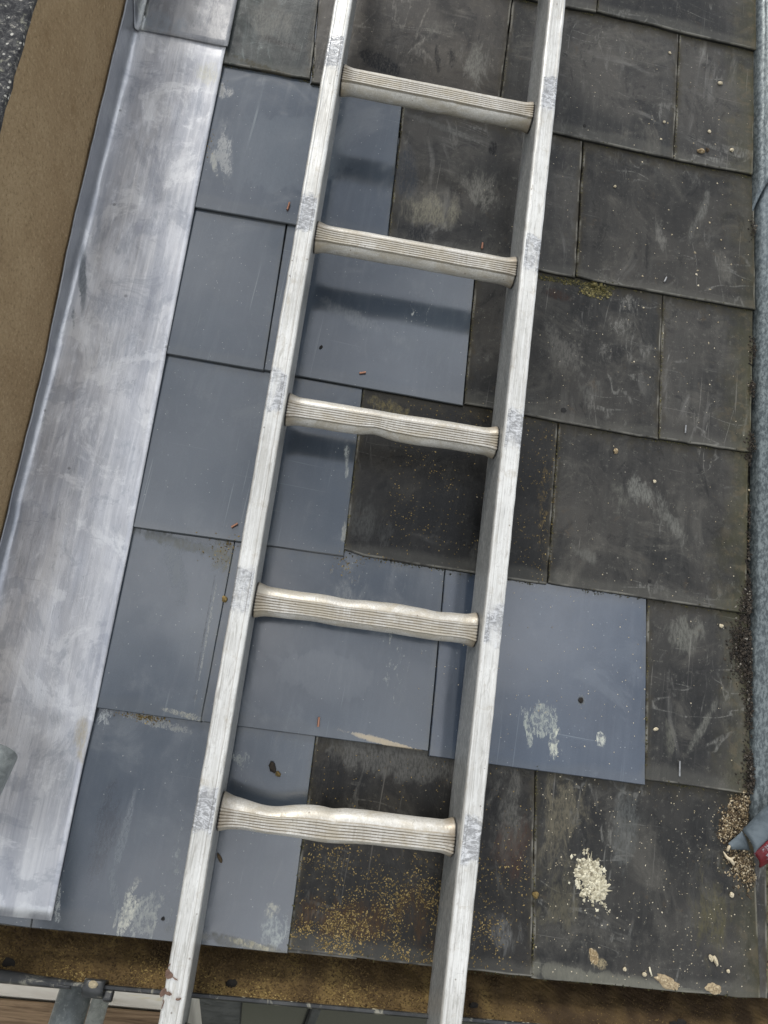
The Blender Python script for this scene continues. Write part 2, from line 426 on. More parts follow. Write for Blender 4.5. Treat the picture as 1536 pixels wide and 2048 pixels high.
def crumb_material(name, stops, rough=.85):
    n = N(name)
    c = n.ramp(n.attr('cv'), stops)
    c = n.mix(n.ss(n.noise(n.rp, 700, 3, .7), .35, .7, 0, .5), c, n.mix(1.0, c, (1.6, 1.55, 1.4), 'MULTIPLY'))
    return n.done(c, rough, n.bump(n.noise(n.rp, 900, 3, .7), .5, .0005), 0, .25)

def render_material():
    n = N('brown_sand_render')
    p = n.rp
    big = n.noise(p, 4, 5, .6); g = n.noise(p, 170, 6, .85); g2 = n.noise(p, 110, 5, .75)
    c = n.mix(n.ss(big, .35, .65), (.255, .172, .088), (.34, .245, .135))
    c = n.mix(n.ss(g, .52, .66, 0, .6), c, (.47, .36, .21))
    c = n.mix(n.ss(g, .47, .36, 0, .7), c, (.14, .095, .042))
    c = n.mix(n.ss(n.noise(p, 14, 5, .6), .58, .72, 0, .5), c, (.15, .085, .03))
    vd, vc = n.vor(p, 160)
    c = n.mix(n.math('MULTIPLY', n.ss(vd, .2, .1), n.math('GREATER_THAN', n.sep(vc)[0], .85)), c, (.32, .22, .12))
    nb = n.bump(n.math('ADD', g2, n.math('MULTIPLY', g, 1.)), .9, .0024)
    return n.done(c, .85, nb, 0, .25)
M['render'] = render_material()

def dash_material():
    n = N('dark_weathered_stone')
    p = n.rp
    g = n.noise(p, 130, 6, .85, .5); g2 = n.noise(p, 60, 5, .7)
    c = n.mix(n.ss(g, .42, .60), (.022, .022, .024), (.085, .083, .080))
    c = n.mix(n.ss(g, .57, .66), c, (.42, .39, .32))
    c = n.mix(n.math('MULTIPLY', n.ss(g2, .56, .66), .7), c, (.30, .29, .22))
    vd, vc = n.vor(p, 150)
    c = n.mix(n.math('MULTIPLY', n.ss(n.math('ADD', vd, n.math('MULTIPLY', g2, .3)), .46, .34), n.math('GREATER_THAN', n.sep(vc)[0], .74)), c, (.50, .48, .42))
    return n.done(c, .9, n.bump(g, .9, .003), 0, .3)
M['dash'] = dash_material()
M['underlay'] = simple('black_underlay', (.012, .012, .011), (.03, .027, .02), 40, .8)
M['soaker'] = simple('lichened_soaker_lead', (.05, .050, .026), (.125, .115, .055), 45, .8, .6, .002, extra=((.02, .018, .012), 30, .52))
M['black_pvc'] = simple('black_gutter_plastic', (.018, .019, .02), (.045, .046, .045), 25, .42, .3, .0008, extra=((.20, .19, .15), 45, .55))
M['tube'] = simple('galvanised_tube', (.19, .205, .20), (.30, .32, .305), 70, .45, .5, .0008, .45, .5, extra=((.34, .36, .33), 150, .56))
M['mortar_splat'] = crumb_material('white_mortar', [(0, (.14, .12, .08)), (.5, (.34, .31, .225)), (1, (.56, .52, .40))])
M['crust'] = crumb_material('tan_mortar_crust', [(0, (.20, .15, .09)), (.5, (.38, .31, .20)), (1, (.55, .48, .35))])
M['moss'] = crumb_material('ochre_moss', [(0, (.040, .030, .013)), (.4, (.105, .074, .027)), (.75, (.20, .14, .052)), (1, (.35, .26, .11))])
M['dark_moss'] = crumb_material('dark_green_moss', [(0, (.016, .016, .010)), (.5, (.045, .042, .018)), (.9, (.12, .10, .035)), (1, (.20, .17, .08))])
M['grit'] = crumb_material('pale_grit', [(0, (.12, .10, .07)), (.5, (.32, .27, .18)), (1, (.56, .50, .38))])
M['debris'] = crumb_material('mixed_debris', [(0, (.02, .015, .010)), (.35, (.07, .048, .028)), (.7, (.21, .155, .085)), (1, (.50, .43, .31))])
M['soil'] = crumb_material('black_soil', [(0, (.010, .009, .008)), (.6, (.028, .022, .016)), (.93, (.05, .04, .03)), (1, (.30, .28, .24))])
M['gutter_moss'] = crumb_material('gutter_moss', [(0, (.036, .022, .010)), (.36, (.105, .068, .027)), (.7, (.225, .158, .056)), (1, (.42, .32, .14))])

def copper():
    n = N('copper'); return n.done(n.mix(n.noise(n.rp, 300, 3), (.42, .21, .135), (.26, .13, .085)), .42, None, .75, .5)
M['copper'] = copper()
M['steel'] = simple('dull_steel_nail', (.20, .20, .20), (.36, .36, .35), 300, .45, .2, .0003, .5)
M['hole'] = simple('hole_painted_shade', (.008, .008, .008), (.016, .015, .014), 60, .9)  # near-black colour stands in for the shade inside holes and tube bores

# ---------------------------------------------------------------- ground far below
gm = N('garden_ground'); gm = gm.done(gm.mix(gm.noise(gm.rp, .8, 6), (.05, .06, .035), (.12, .11, .085)), .95)
me = bpy.data.meshes.new('ground')
me.from_pydata([(-600, -600, 0), (600, -600, 0), (600, 600, 0), (-600, 600, 0)], [], [(0, 1, 2, 3)])
a_ = me.attributes.new('rp', 'FLOAT_VECTOR', 'POINT'); a_.data.foreach_set('vector', [-600, -600, 0, 600, -600, 0, 600, 600, 0, -600, 600, 0])
me.materials.append(gm)
go = bpy.data.objects.new('ground', me); col.objects.link(go); go['kind'] = 'structure'

# ---------------------------------------------------------------- the slate roof
roof = thing('slate_roof', (.1, -.6, -.03), 'pitched roof of blue-grey and weathered slates under the ladder', 'roof')
GAUGE, THICK, TOPZ = .2465, .0050, .003
TILT = .0055 / GAUGE
V, Fc = box(-.45, .64, -1.20, 1.15, -.045, -.030)
mk('roof_decking', V, Fc, M['underlay'], roof)

def slate(bl, br, tl, tr, mat, label=None, jag=.0006, chips=0, new=False, seed=0, lift=0.0):
    """bl/br: tail corners, tl/tr: where the slate disappears under the course above (roof x, y)"""
    rr = random.Random(seed * 31 + 5)
    bl, br, tl, tr = (Vector((*c, 0)) for c in (bl, br, tl, tr))
    LEN = .435
    el_ = (tl - bl).length; er_ = (tr - br).length
    hl = bl + (tl - bl).normalized() * LEN; hr = br + (tr - br).normalized() * LEN
    nx, ny = (10, 16) if not new else (8, 12)
    tw = [rr.uniform(-.0003, .0003) for _ in range(2)]
    ch = []
    if not new:
        for _ in range(chips): ch.append((rr.choice([0, 1, rr.random()]), rr.uniform(.010, .03), rr.uniform(.0008, .0022)))
    top = []; EL = []; ER = []; ET = []; EH = []; SD = []
    W = (br - bl).length
    for j in range(ny + 1):
        # tight rows near the tail
        t = (j / ny) ** 1.35
        for i in range(nx + 1):
            s = i / nx
            s = .5 - .5 * math.cos(math.pi * s) if True else s
            p = bl.lerp(br, s).lerp(hl.lerp(hr, s), t)
            if j == 0:
                d = jag * (noise.noise(Vector((p.x * 60, seed * 3.1, 0))) + .6 * noise.noise(Vector((p.x * 190, seed, 4))))
                for (cs, cw, cd) in ch:
                    d += cd * math.exp(-((s - cs) * W / cw) ** 2)
                p.y += d
            if i in (0, nx):
                d = jag * (noise.noise(Vector((p.y * 60, seed * 2.3, i))) + .6 * noise.noise(Vector((p.y * 190, seed, 9))))
                p.x += d
            dist = t * LEN
            p.z = TOPZ - TILT * dist + lift + tw[0] * (s - .5) * 2 * max(0, 1 - t * 2) + .00025 * noise.noise(Vector((p.x * 7, p.y * 7, seed)))
            top.append(p)
            EL.append(s * W); ER.append((1 - s) * W); ET.append(dist); EH.append((el_ + (er_ - el_) * s) - dist)
    n1 = nx + 1
    nt = len(top)
    Fc = [(j*n1+i, j*n1+i+1, (j+1)*n1+i+1, (j+1)*n1+i) for j in range(ny) for i in range(nx)]
    # border loop
    loop = [i for i in range(n1)] + [j*n1+nx for j in range(1, ny+1)] + [ny*n1+i for i in range(nx-1, -1, -1)] + [j*n1 for j in range(ny-1, 0, -1)]
    V = list(top); at = [EL, ER, ET, EH]
    # arris ring then bottom ring; the dressed edge of a slate slopes a little and is rough
    cx = (bl + br) / 2
    ring1 = []; ring2 = []
    for k in loop:
        v = top[k]; o = (v - (bl + br + hl + hr) / 4); o.z = 0
        out = Vector((math.copysign(1, o.x) if k % n1 in (0, nx) else 0, -1 if k < n1 else (1 if k >= ny * n1 else 0), 0))
        ring1.append(v + out * .0009 + Vector((0, 0, -.0009)))
        ring2.append(v + out * (.0012 + .0010 * rr.random()) + Vector((0, 0, -THICK)))
    base = len(V); V += ring1; b2 = len(V); V += ring2
    SD = [0.0] * (base + len(loop)) + [1.0] * len(loop)
    for a in at: a += [a[k] for k in loop] * 2
    L = len(loop)
    for q in range(L):
        r = (q + 1) % L
        Fc.append((loop[r], loop[q], base + q, base + r))
        Fc.append((base + r, base + q, b2 + q, b2 + r))
    Fc.append(tuple(b2 + q for q in reversed(range(L))))
    o = mk('slate', V, Fc, mat, roof, smooth=True, autosmooth=24,
           attrs={'el': EL, 'er': ER, 'et': ET, 'eh': EH, 'sd': SD})
    if label: o['label'] = label
    return o

W1 = (.62, .60, .53)
CH = (.50, .50, .43)
def mat_for(key, **k):
    if key not in M: M[key] = slate_material(key, **k)
    return M[key]
OLD, NEW, GRN = M['old_slate'], M['new_slate'], M['old_slate_green']
# marked slates
m_r0a = mat_for('slate_with_pale_arch', kind='old', wet=.3, tint=(.85, 1, 1.05), marks=[
    (*(-0.2325, 0.1149), .045, .05, 0, 25, .50, (.19, .185, .165), .7, .85), (*(-0.2372, 0.1438), .030, .04, 0, 40, .60, (.085, .082, .075), None, .7),
    (*(-0.2135, 0.0720), .045, .010, -12, 60, .52, (.012, .012, .012), .3, .9), (*(-0.2289, 0.0178), .10, .010, -14, 60, .56, (.085, .075, .05), .9, .7)])
m_r0b = mat_for('slate_with_wet_patch', kind='old', wet=.3, tint=(1.05, 1, .95), marks=[
    (*(-0.0455, 0.0706), .05, .020, -20, 30, .50, (.012, .013, .015), .22, .9), (*(0.0623, 0.1160), .014, .035, 12, 45, .56, (.010, .010, .010), .3, .9),
    (*(0.1058, 0.1062), .045, .07, 10, 30, .60, (.15, .145, .125), .7, .8), (*(0.0321, 0.1594), .05, .03, 0, 60, .62, (.11, .105, .09), .7, .7), (*(0.0428, 0.1014), .006, .04, 10, 45, .54, (.010, .010, .010), .3, .9)])
m_r1a = mat_for('new_slate_scuffed_left', kind='new', marks=[
    (*(-0.1664, -0.1270), .095, .085, 0, 9, .44, (.088, .102, .115), .14, .6),  # wet film, painted brighter for the sky mirrored in it
    (*(-0.2651, -0.1393), .018, .08, 10, 40, .60, (.15, .16, .15), .6, .6), (*(-0.2912, -0.0347), .04, .02, 0, 50, .58, (.075, .078, .062), .8, .6), (*(-0.2753, -0.1684), .008, .03, 12, 60, .58, (.30, .30, .24), .8, .7)])
m_r1b = mat_for('slate_wet_and_smeared', kind='old', wet=.5, marks=[
    (*(0.0619, -0.1783), .06, .05, 10, 28, .58, (.19, .175, .13), .75, .75), (*(0.1372, -0.1265), .05, .06, 0, 35, .62, (.15, .145, .125), .7, .7),
    (*(0.0155, -0.1246), .025, .06, 10, 18, .50, (.03, .036, .045), .2, .7), (*(0.1499, -0.0446), .008, .016, 0, 40, .50, (.008, .008, .008), .25, .95),
    (*(0.0436, -0.2264), .03, .022, 0, 30, .50, (.014, .015, .017), .2, .9), (*(0.0606, -0.0214), .09, .008, -12, 50, .52, (.10, .10, .09), .4, .5)])
m_r1c = mat_for('slate_with_broad_wipes', kind='old', green=.4, marks=[
    (*(0.4382, -0.1477), .016, .085, 12, 30, .60, (.13, .125, .11), .7, .8), (*(0.5050, -0.0971), .012, .07, -18, 30, .60, (.12, .118, .105), .7, .8), (*(0.5502, -0.1896), .02, .06, 22, 30, .60, (.11, .105, .09), .7, .7)])
m_r2b = mat_for('new_slate_smudged', kind='new', marks=[
    (*(-0.0215, -0.3834), .10, .018, -18, 25, .56, (.115, .125, .13), .35, .5), (*(0.0736, -0.3493), .05, .07, 0, 120, .70, (.34, .34, .30), .8, .9)])
m_r2c = mat_for('slate_with_boot_print', kind='old', marks=[
    (*(0.3944, -0.2813), .016, .020, 15, 130, .52, (.15, .145, .13), .7, .85), (*(0.3800, -0.3185), .020, .020, 15, 130, .54, (.15, .145, .13), .7, .85), (*(0.3626, -0.3683), .014, .022, 25, 130, .54, (.13, .125, .112), .7, .8),
    (*(0.2952, -0.3760), .04, .08, 30, 30, .62, (.105, .10, .088), .7, .8), (*(0.3388, -0.4345), .03, .04, 0, 60, .60, (.10, .098, .088), .7, .6), (*(0.2807, -0.2852), .04, .012, -10, 50, .54, (.035, .020, .015), .6, .7)])
m_r3a = mat_for('new_slate_clean', kind='new', marks=[
    (*(-0.0106, -0.6089), .006, .035, 8, 60, .54, (.22, .23, .20), .7, .7), (*(0.0012, -0.7094), .008, .02, 8, 60, .56, (.25, .24, .18), .7, .7)])
m_r3b = mat_for('slate_black_and_damp', kind='old', wet=.8, tint=(.36, .36, .36), marks=[
    (*(0.1393, -0.6005), .12, .06, 0, 14, .50, (.010, .010, .010), .3, .6), (*(0.0271, -0.6913), .05, .06, 20, 40, .58, (.06, .06, .055), .5, .7),
    (*(0.0403, -0.5128), .05, .014, -10, 90, .56, (.16, .13, .06), .9, .7), (*(0.1873, -0.7113), .03, .03, 0, 50, .60, (.07, .068, .06), .6, .5), (*(0.2786, -0.6168), .012, .10, 4, 120, .60, (.15, .105, .04), .9, .7)])
m_r3c = mat_for('slate_with_curved_wipe', kind='old', green=.8, marks=[
    (*(0.4331, -0.5857), .05, .03, -25, 45, .56, (.15, .148, .13), .7, .8), (*(0.4814, -0.6319), .022, .06, 35, 35, .58, (.13, .128, .112), .7, .8), (*(0.3475, -0.6885), .035, .012, -20, 50, .56, (.11, .108, .095), .7, .7), (*(0.4028, -0.5980), .03, .04, 0, 45, .60, (.12, .118, .10), .7, .6)])
m_r4a = mat_for('new_slate_with_drip', kind='new', marks=[
    (*(-0.2189, -0.7519), .10, .012, -8, 60, .52, (.055, .058, .045), .8, .8), (*(-0.1599, -0.7608), .02, .035, 12, 90, .56, (.11, .10, .055), .9, .8), (*(-0.1613, -0.8625), .0016, .085, 0, 90, .44, (.26, .265, .24), .7, .8), (*(-0.1651, -0.8597), .0012, .080, 0, 90, .44, (.012, .014, .016), .3, .8), (*(-0.1619, -0.9493), .0035, .0035, 0, 90, .44, (.012, .014, .016), .3, .9),
    (*(-0.2185, -0.7897), .02, .07, 25, 40, .56, (.10, .11, .115), .6, .6), (*(-0.1645, -0.9736), .04, .004, -8, 90, .50, (.25, .24, .17), .8, .8)])
m_r4b = mat_for('new_slate_with_dried_puddle', kind='new', marks=[
    (*(-0.0061, -0.8987), .075, .030, -6, 20, .46, (.11, .12, .13), .20, .42), (*(0.0090, -0.7648), .04, .03, 0, 150, .66, (.12, .11, .07), .9, .8), (*(0.0205, -0.7979), .05, .05, 0, 30, .60, (.11, .12, .12), .5, .6), (*(0.0987, -0.9778), .06, .004, -8, 60, .46, (.42, .34, .22), .85, .85), (*(0.0928, -0.8764), .05, .12, 6, 110, .70, (.30, .31, .27), .8, .8)])
m_r4c = mat_for('new_slate_with_chalk_scuffs', kind='new', tint=(.92, .96, 1.06), marks=[
    (*(0.3027, -0.9238), .028, .032, 0, 90, .58, (.36, .38, .30), .85, .65), (*(0.2827, -0.9360), .006, .030, 12, 90, .52, (.36, .38, .30), .85, .8), (*(0.3224, -0.9510), .010, .020, 0, 120, .52, (.50, .50, .38), .85, .9), (*(0.3844, -0.9380), .007, .010, 10, 90, .44, (.50, .50, .40), .85, .9),
    (*(0.3543, -0.8910), .006, .008, 0, 90, .44, (.06, .065, .06), .85, .9), (*(0.2843, -0.9127), .05, .05, 10, 160, .70, (.34, .36, .30), .85, .8), (*(0.3792, -0.8405), .11, .12, 10, 190, .78, (.40, .40, .34), .85, .9)])
m_r4d = mat_for('slate_with_chalky_smears', kind='old', green=.85, marks=[
    (*(0.4982, -0.7834), .05, .035, 20, 40, .56, (.14, .138, .118), .7, .7), (*(0.5281, -0.9108), .008, .06, -30, 40, .52, (.13, .128, .11), .7, .8), (*(0.4851, -0.9291), .012, .04, 10, 50, .56, (.10, .098, .08), .7, .7)])
m_r5a = mat_for('new_slate_with_white_scuff', kind='new', marks=[
    (*(-0.1965, -1.2091), .012, .035, -12, 80, .52, (.52, .51, .42), .85, .9), (*(-0.1753, -1.2099), .030, .032, -25, 90, .58, (.30, .31, .28), .85, .8), (*(-0.2397, -1.1078), .026, .075, -3, 14, .50, (.012, .015, .022), .14, .95),  # the dark streak, last here, is a reflection painted into the colour
    (*(-0.2188, -1.1289), .006, .06, -4, 30, .50, (.10, .115, .125), .5, .6), (*(-0.2151, -1.1912), .006, .05, 22, 30, .50, (.10, .112, .12), .5, .6), (*(-0.1493, -1.1394), .010, .05, 6, 120, .60, (.24, .26, .25), .8, .7), (*(-0.2740, -0.9822), .012, .02, 0, 100, .52, (.40, .42, .40), .8, .8),
    (*(-0.2067, -0.9867), .05, .006, -8, 80, .50, (.22, .22, .18), .8, .7), (*(-0.2836, -1.1921), .006, .04, 14, 80, .52, (.26, .27, .24), .8, .8),
    (*(-0.0161, -1.2124), .018, .022, 0, 90, .54, (.34, .36, .33), .85, .8), (*(-0.0441, -1.2300), .03, .004, -8, 80, .44, (.48, .44, .30), .85, .9), (*(-0.0228, -1.1904), .010, .010, 0, 80, .50, (.46, .44, .34), .85, .8), (*(-0.0563, -1.2299), .10, .008, -6, 60, .50, (.09, .08, .05), .85, .6), (*(-0.0921, -1.0200), .02, .03, 0, 160, .62, (.32, .34, .30), .85, .8)])
m_r5b = mat_for('slate_black_mossy', kind='old', wet=.6, tint=(.62, .60, .58), marks=[
    (*(0.1145, -0.9969), .14, .035, -4, 22, .52, (.105, .102, .092), .7, .75), (*(0.0264, -1.0315), .06, .05, 0, 30, .56, (.010, .010, .010), .3, .8), (*(0.2689, -1.0552), .04, .10, 0, 40, .58, (.12, .115, .10), .7, .7),
    (*(0.0686, -1.1935), .08, .03, 0, 60, .50, (.090, .045, .015), .9, .5), (*(0.1619, -1.1735), .05, .05, 0, 50, .56, (.085, .045, .018), .9, .5), (*(0.2788, -1.0910), .035, .05, 0, 60, .52, (.045, .025, .018), .8, .7), (*(0.2745, -1.1924), .03, .03, 0, 50, .54, (.13, .128, .12), .7, .7)])
m_r5c = mat_for('slate_large_spattered', kind='old', green=.5, marks=[
    (*(0.3434, -1.0475), .05, .10, 0, 45, .60, (.13, .115, .08), .8, .7), (*(0.4263, -1.0452), .04, .08, 0, 22, .58, (.095, .098, .092), .6, .6), (*(0.3436, -1.1450), .04, .07, 0, 60, .60, (.10, .09, .06), .8, .6),
    (*(0.4700, -1.2392), .20, .012, -5, 40, .46, (.15, .145, .115), .8, .7), (*(0.5482, -1.1260), .04, .10, 0, 40, .60, (.09, .08, .04), .8, .6), (*(0.3927, -1.2076), .006, .010, 20, 90, .44, (.28, .23, .14), .9, .9), (*(0.4031, -1.2137), .008, .006, 0, 90, .44, (.28, .23, .14), .9, .9)])

def c2(a): return a
SL = [
 # bl, br, tl, tr, material, label, chips, new
 ((-0.4755, 0.2673), (-0.1654, 0.2739), (-0.4747, 0.4754), (-0.1581, 0.4991), OLD, None, 1, False),
 ((-0.1619, 0.2737), (0.1660, 0.2612), (-0.1546, 0.4990), (0.1531, 0.5180), OLD, None, 1, False),
 ((0.1697, 0.2600), (0.3033, 0.2624), (0.1586, 0.5184), (0.3090, 0.5031), OLD, None, 1, False),
 ((0.3069, 0.2633), (0.5989, 0.2531), (0.3128, 0.5029), (0.5963, 0.5107), GRN, None, 2, False),
 ((-0.4486, 0.0155), (-0.1573, 0.0163), (-0.4591, 0.2665), (-0.1737, 0.2728), m_r0a, 'old green-black slate with a pale arched water mark', 3, False),
 ((-0.1525, 0.0116), (0.1507, 0.0092), (-0.1703, 0.2726), (0.1556, 0.2596), m_r0b, 'old slate with black damp patches and pale smears', 1, False),
 ((0.1550, 0.0082), (0.4531, -0.0011), (0.1600, 0.2597), (0.4564, 0.2541), OLD, None, 1, False),
 ((0.4566, -0.0013), (0.5935, -0.0033), (0.4601, 0.2539), (0.5980, 0.2507), GRN, None, 1, False),
 ((-0.5484, -0.2457), (-0.2988, -0.2469), (-0.5538, 0.0054), (-0.3037, 0.0137), NEW, None, 0, True),
 ((-0.2959, -0.2463), (0.0012, -0.2454), (-0.2993, 0.0157), (-0.0058, 0.0039), m_r1a, 'new blue-grey slate chalked along its left edge', 0, True),
 ((0.0046, -0.2412), (0.3009, -0.2508), (-0.0018, 0.0048), (0.2984, -0.0026), m_r1b, 'old slate with damp patches and cream smears', 1, False),
 ((0.3042, -0.2511), (0.6006, -0.2509), (0.3027, -0.0027), (0.5988, -0.0041), m_r1c, 'old slate with broad wiped streaks', 2, False),
 ((-0.4586, -0.4829), (-0.1495, -0.4873), (-0.4690, -0.2444), (-0.1548, -0.2505), NEW, None, 0, True),
 ((-0.1468, -0.4861), (0.1458, -0.4920), (-0.1511, -0.2497), (0.1427, -0.2472), m_r2b, 'new blue-grey slate with a soft grey smudge', 0, True),
 ((0.1492, -0.4883), (0.4471, -0.4957), (0.1466, -0.2465), (0.4468, -0.2540), m_r2c, 'old slate with a chalky boot-tread print', 1, False),
 ((0.4502, -0.4936), (0.5959, -0.4934), (0.4501, -0.2542), (0.5998, -0.2529), GRN, None, 1, False),
 ((-0.4858, -0.7367), (-0.3018, -0.7390), (-0.4925, -0.4852), (-0.3047, -0.4841), NEW, None, 0, True),
 ((-0.2990, -0.7393), (0.0025, -0.7384), (-0.3018, -0.4844), (-0.0038, -0.4928), m_r3a, None, 0, True),
 ((0.0046, -0.7338), (0.2933, -0.7381), (-0.0011, -0.4908), (0.2929, -0.4945), m_r3b, 'old slate almost black with damp and yellow flecks', 3, False),
 ((0.2961, -0.7363), (0.5912, -0.7388), (0.2960, -0.4948), (0.5951, -0.4935), m_r3c, 'old slate with a curved chalky wipe and a green right edge', 1, False),
 ((-0.4769, -0.9733), (-0.1502, -0.9782), (-0.4729, -0.7368), (-0.1480, -0.7396), m_r4a, 'new slate with a dried drip running down its right side', 0, True),
 ((-0.1484, -0.9774), (0.1495, -0.9803), (-0.1460, -0.7393), (0.1461, -0.7372), m_r4b, 'new slate with a dried puddle mark under the fourth rung', 0, True),
 ((0.1529, -0.9863), (0.4497, -0.9906), (0.1490, -0.7375), (0.4431, -0.7378), m_r4c, 'new blue slate with cream chalk scuffs right of the ladder', 0, True),
 ((0.4515, -0.9833), (0.6005, -0.9860), (0.4461, -0.7373), (0.5966, -0.7388), m_r4d, None, 1, False),
 ((-0.5314, -1.2262), (-0.3053, -1.2338), (-0.5434, -0.9729), (-0.3285, -0.9763), NEW, None, 0, True),
 ((-0.3030, -1.2336), (0.0024, -1.2354), (-0.3259, -0.9766), (-0.0009, -0.9791), m_r5a, 'new eaves slate with a white mortar scuff near its tail', 0, True),
 ((0.0041, -1.2308), (0.3117, -1.2368), (0.0017, -0.9788), (0.2970, -0.9829), m_r5b, 'black eaves slate covered in yellow moss flecks', 3, False),
 ((0.3137, -1.2372), (0.6174, -1.2360), (0.2998, -0.9833), (0.6078, -0.9859), m_r5c, 'large spattered eaves slate with a green right edge', 2, False),
]
slates = []
for i, (bl, br, tl, tr, mt, lb, chp, nw) in enumerate(SL):
    slates.append(slate(bl, br, tl, tr, mt, lb, .0004 if nw else .0015, chp, nw, seed=i + 1))
for k in range(4):                        # one more course above the picture
    x0 = -.45 + k * .303 - (.15 if k % 1 else 0)
    slates.append(slate((x0 + .15 * 0, .4965), (x0 + .30, .4965), (x0, .743), (x0 + .30, .743), OLD, None, .001, 1, False, seed=60 + k))
# undereaves course
for k in range(4):
    x0 = -.45 + k * .271
    slates.append(slate((x0, -1.2362), (x0 + .268, -1.2362), (x0, -1.0), (x0 + .268, -1.0), OLD, None, .0008, 1, False, seed=80 + k, lift=-.0056))

# copper rivets and nails held in the slates
def pin(at_, ang, L, r, mat, par, name, z=.0035):
    a = Vector((at_[0], at_[1], z)); d = Vector((math.sin(R(ang)), math.cos(R(ang)), .10)).normalized()
    V, Fc = loft(tube_rings(a - d * L / 2 + Vector((0,0,.0012)), a + d * L / 2 + Vector((0,0,.0012)), r, r * .9, 10, 3))
    o = mk(name, V, Fc, mat, par, smooth=True, autosmooth=50)
    return o
def ztop(y, tail): return TOPZ - TILT * (y - tail)
for (px, ang, L, si) in [((-0.1543, -0.2191), 8, .0125, 9), ((-0.0064, -0.4680), 74, .0095, 13), ((-0.1502, -0.7188), 50, .0100, 17), ((0.0011, -0.9611), -2, .0120, 21), ((0.1495, -0.2274), 0, .0100, 10)]:
    pin(px, ang, L, .0017, M['copper'], slates[si], 'copper_rivet', .0036)
for (px, ang, L, si) in [((0.4979, -0.9646), -4, .020, 23), ((0.4901, -0.4742), 0, .012, 15), ((0.4483, -0.2289), 20, .009, 11)]:
    pin(px, ang, L, .0013, M['steel'], slates[si], 'nail', .0032)
# nail holes and blemishes that go into the slate
def disc(c, r, z, n=12):
    V = [(c[0] + r*math.cos(2*math.pi*i/n)*random.uniform(.85,1.15), c[1] + r*math.sin(2*math.pi*i/n)*random.uniform(.85,1.15), z) for i in range(n)]
    V2 = [(x + (c[0]-x)*.3, y + (c[1]-y)*.3, z - .0015) for x, y, z in V]
    return loft([V2, V])[0], loft([V2, V])[1]
for (px, si, r) in [((0.4443, -0.7137), 19, .0028), ((-0.1527, -1.2112), 25, .0022), ((0.2992, -0.4751), 14, .0042), ((0.2990, 0.0276), 6, .003)]:
    tail = SL[si][0][1]
    V, Fc = disc(px, r, TOPZ - TILT * max(0, px[1] - tail) + .0006)
    mk('nail_hole', V, Fc, M['hole'], slates[si])

# ---------------------------------------------------------------- left parapet wall and its lead
XW = -.442
wall = thing('parapet_wall', (XW - .15, -.4, -.05), 'brown sand-rendered parapet wall along the left edge of the roof', 'wall')
# render face as a gently uneven sheet on a solid body
def wall_face():
    ny, nz = 70, 14; V = []; Fc = []
    for j in range(ny + 1):
        y = -1.20 + 2.3 * j / ny
        for k in range(nz + 1):
            z = -.04 + .290 * k / nz
            V.append((XW + .0022 * noise.noise(Vector((y * 5, z * 9, 2))) + .0009 * noise.noise(Vector((y * 30, z * 30, 5))), y, z))
    n1 = nz + 1
    for j in range(ny):
        for k in range(nz): Fc.append((j*n1+k, (j+1)*n1+k, (j+1)*n1+k+1, j*n1+k+1))
    b = len(V)
    V += [(XW - .20, -1.20, -.04), (XW - .20, -1.20, .25), (XW - .20, 1.1, -.04), (XW - .20, 1.1, .25)]
    top = [j*n1+nz for j in range(ny + 1)]; bot = [j*n1 for j in range(ny + 1)]
    Fc.append(tuple([b + 1] + [b + 3] + list(reversed(top))))
    Fc.append(tuple([b + 2] + [b] + bot))
    Fc.append((b, b + 2, b + 3, b + 1))
    Fc.append(tuple([b, b + 1] + [k for k in reversed(range(n1))]))
    Fc.append(tuple([b + 3, b + 2] + [ny*n1 + k for k in range(n1)]))
    return V, Fc
V, Fc = wall_face(); mk('render_coat', V, Fc, M['render'], wall, smooth=True, autosmooth=40)
def coping():
    ny, nx = 160, 30; V = []; Fc = []
    for j in range(ny + 1):
        y = -1.21 + 2.33 * j / ny
        for i in range(nx + 1):
            x = XW + .0015 - .215 * i / nx
            e = 1.0 if i else .0
            z = .258 + (.005 * noise.noise(Vector((x * 60, y * 60, 0))) + .004 * noise.noise(Vector((x * 150, y * 150, 3)))) * e
            xx = x + (.003 * noise.noise(Vector((y * 50, 0, 1))) + .002 * noise.noise(Vector((y * 160, 0, 7))) if i == 0 else 0)
            V.append((xx, y, z))
    n1 = nx + 1
    for j in range(ny):
        for i in range(nx): Fc.append((j*n1+i, (j+1)*n1+i, (j+1)*n1+i+1, j*n1+i+1)[::-1])
    # edge down
    b = len(V)
    for j in range(ny + 1): V.append((V[j*n1][0] - .001, V[j*n1][1], .2503))
    for j in range(ny): Fc.append((j*n1, (j+1)*n1, b+j+1, b+j))
    return V, Fc
V, Fc = coping(); mk('coping_stone', V, Fc, M['dash'], wall, smooth=True)

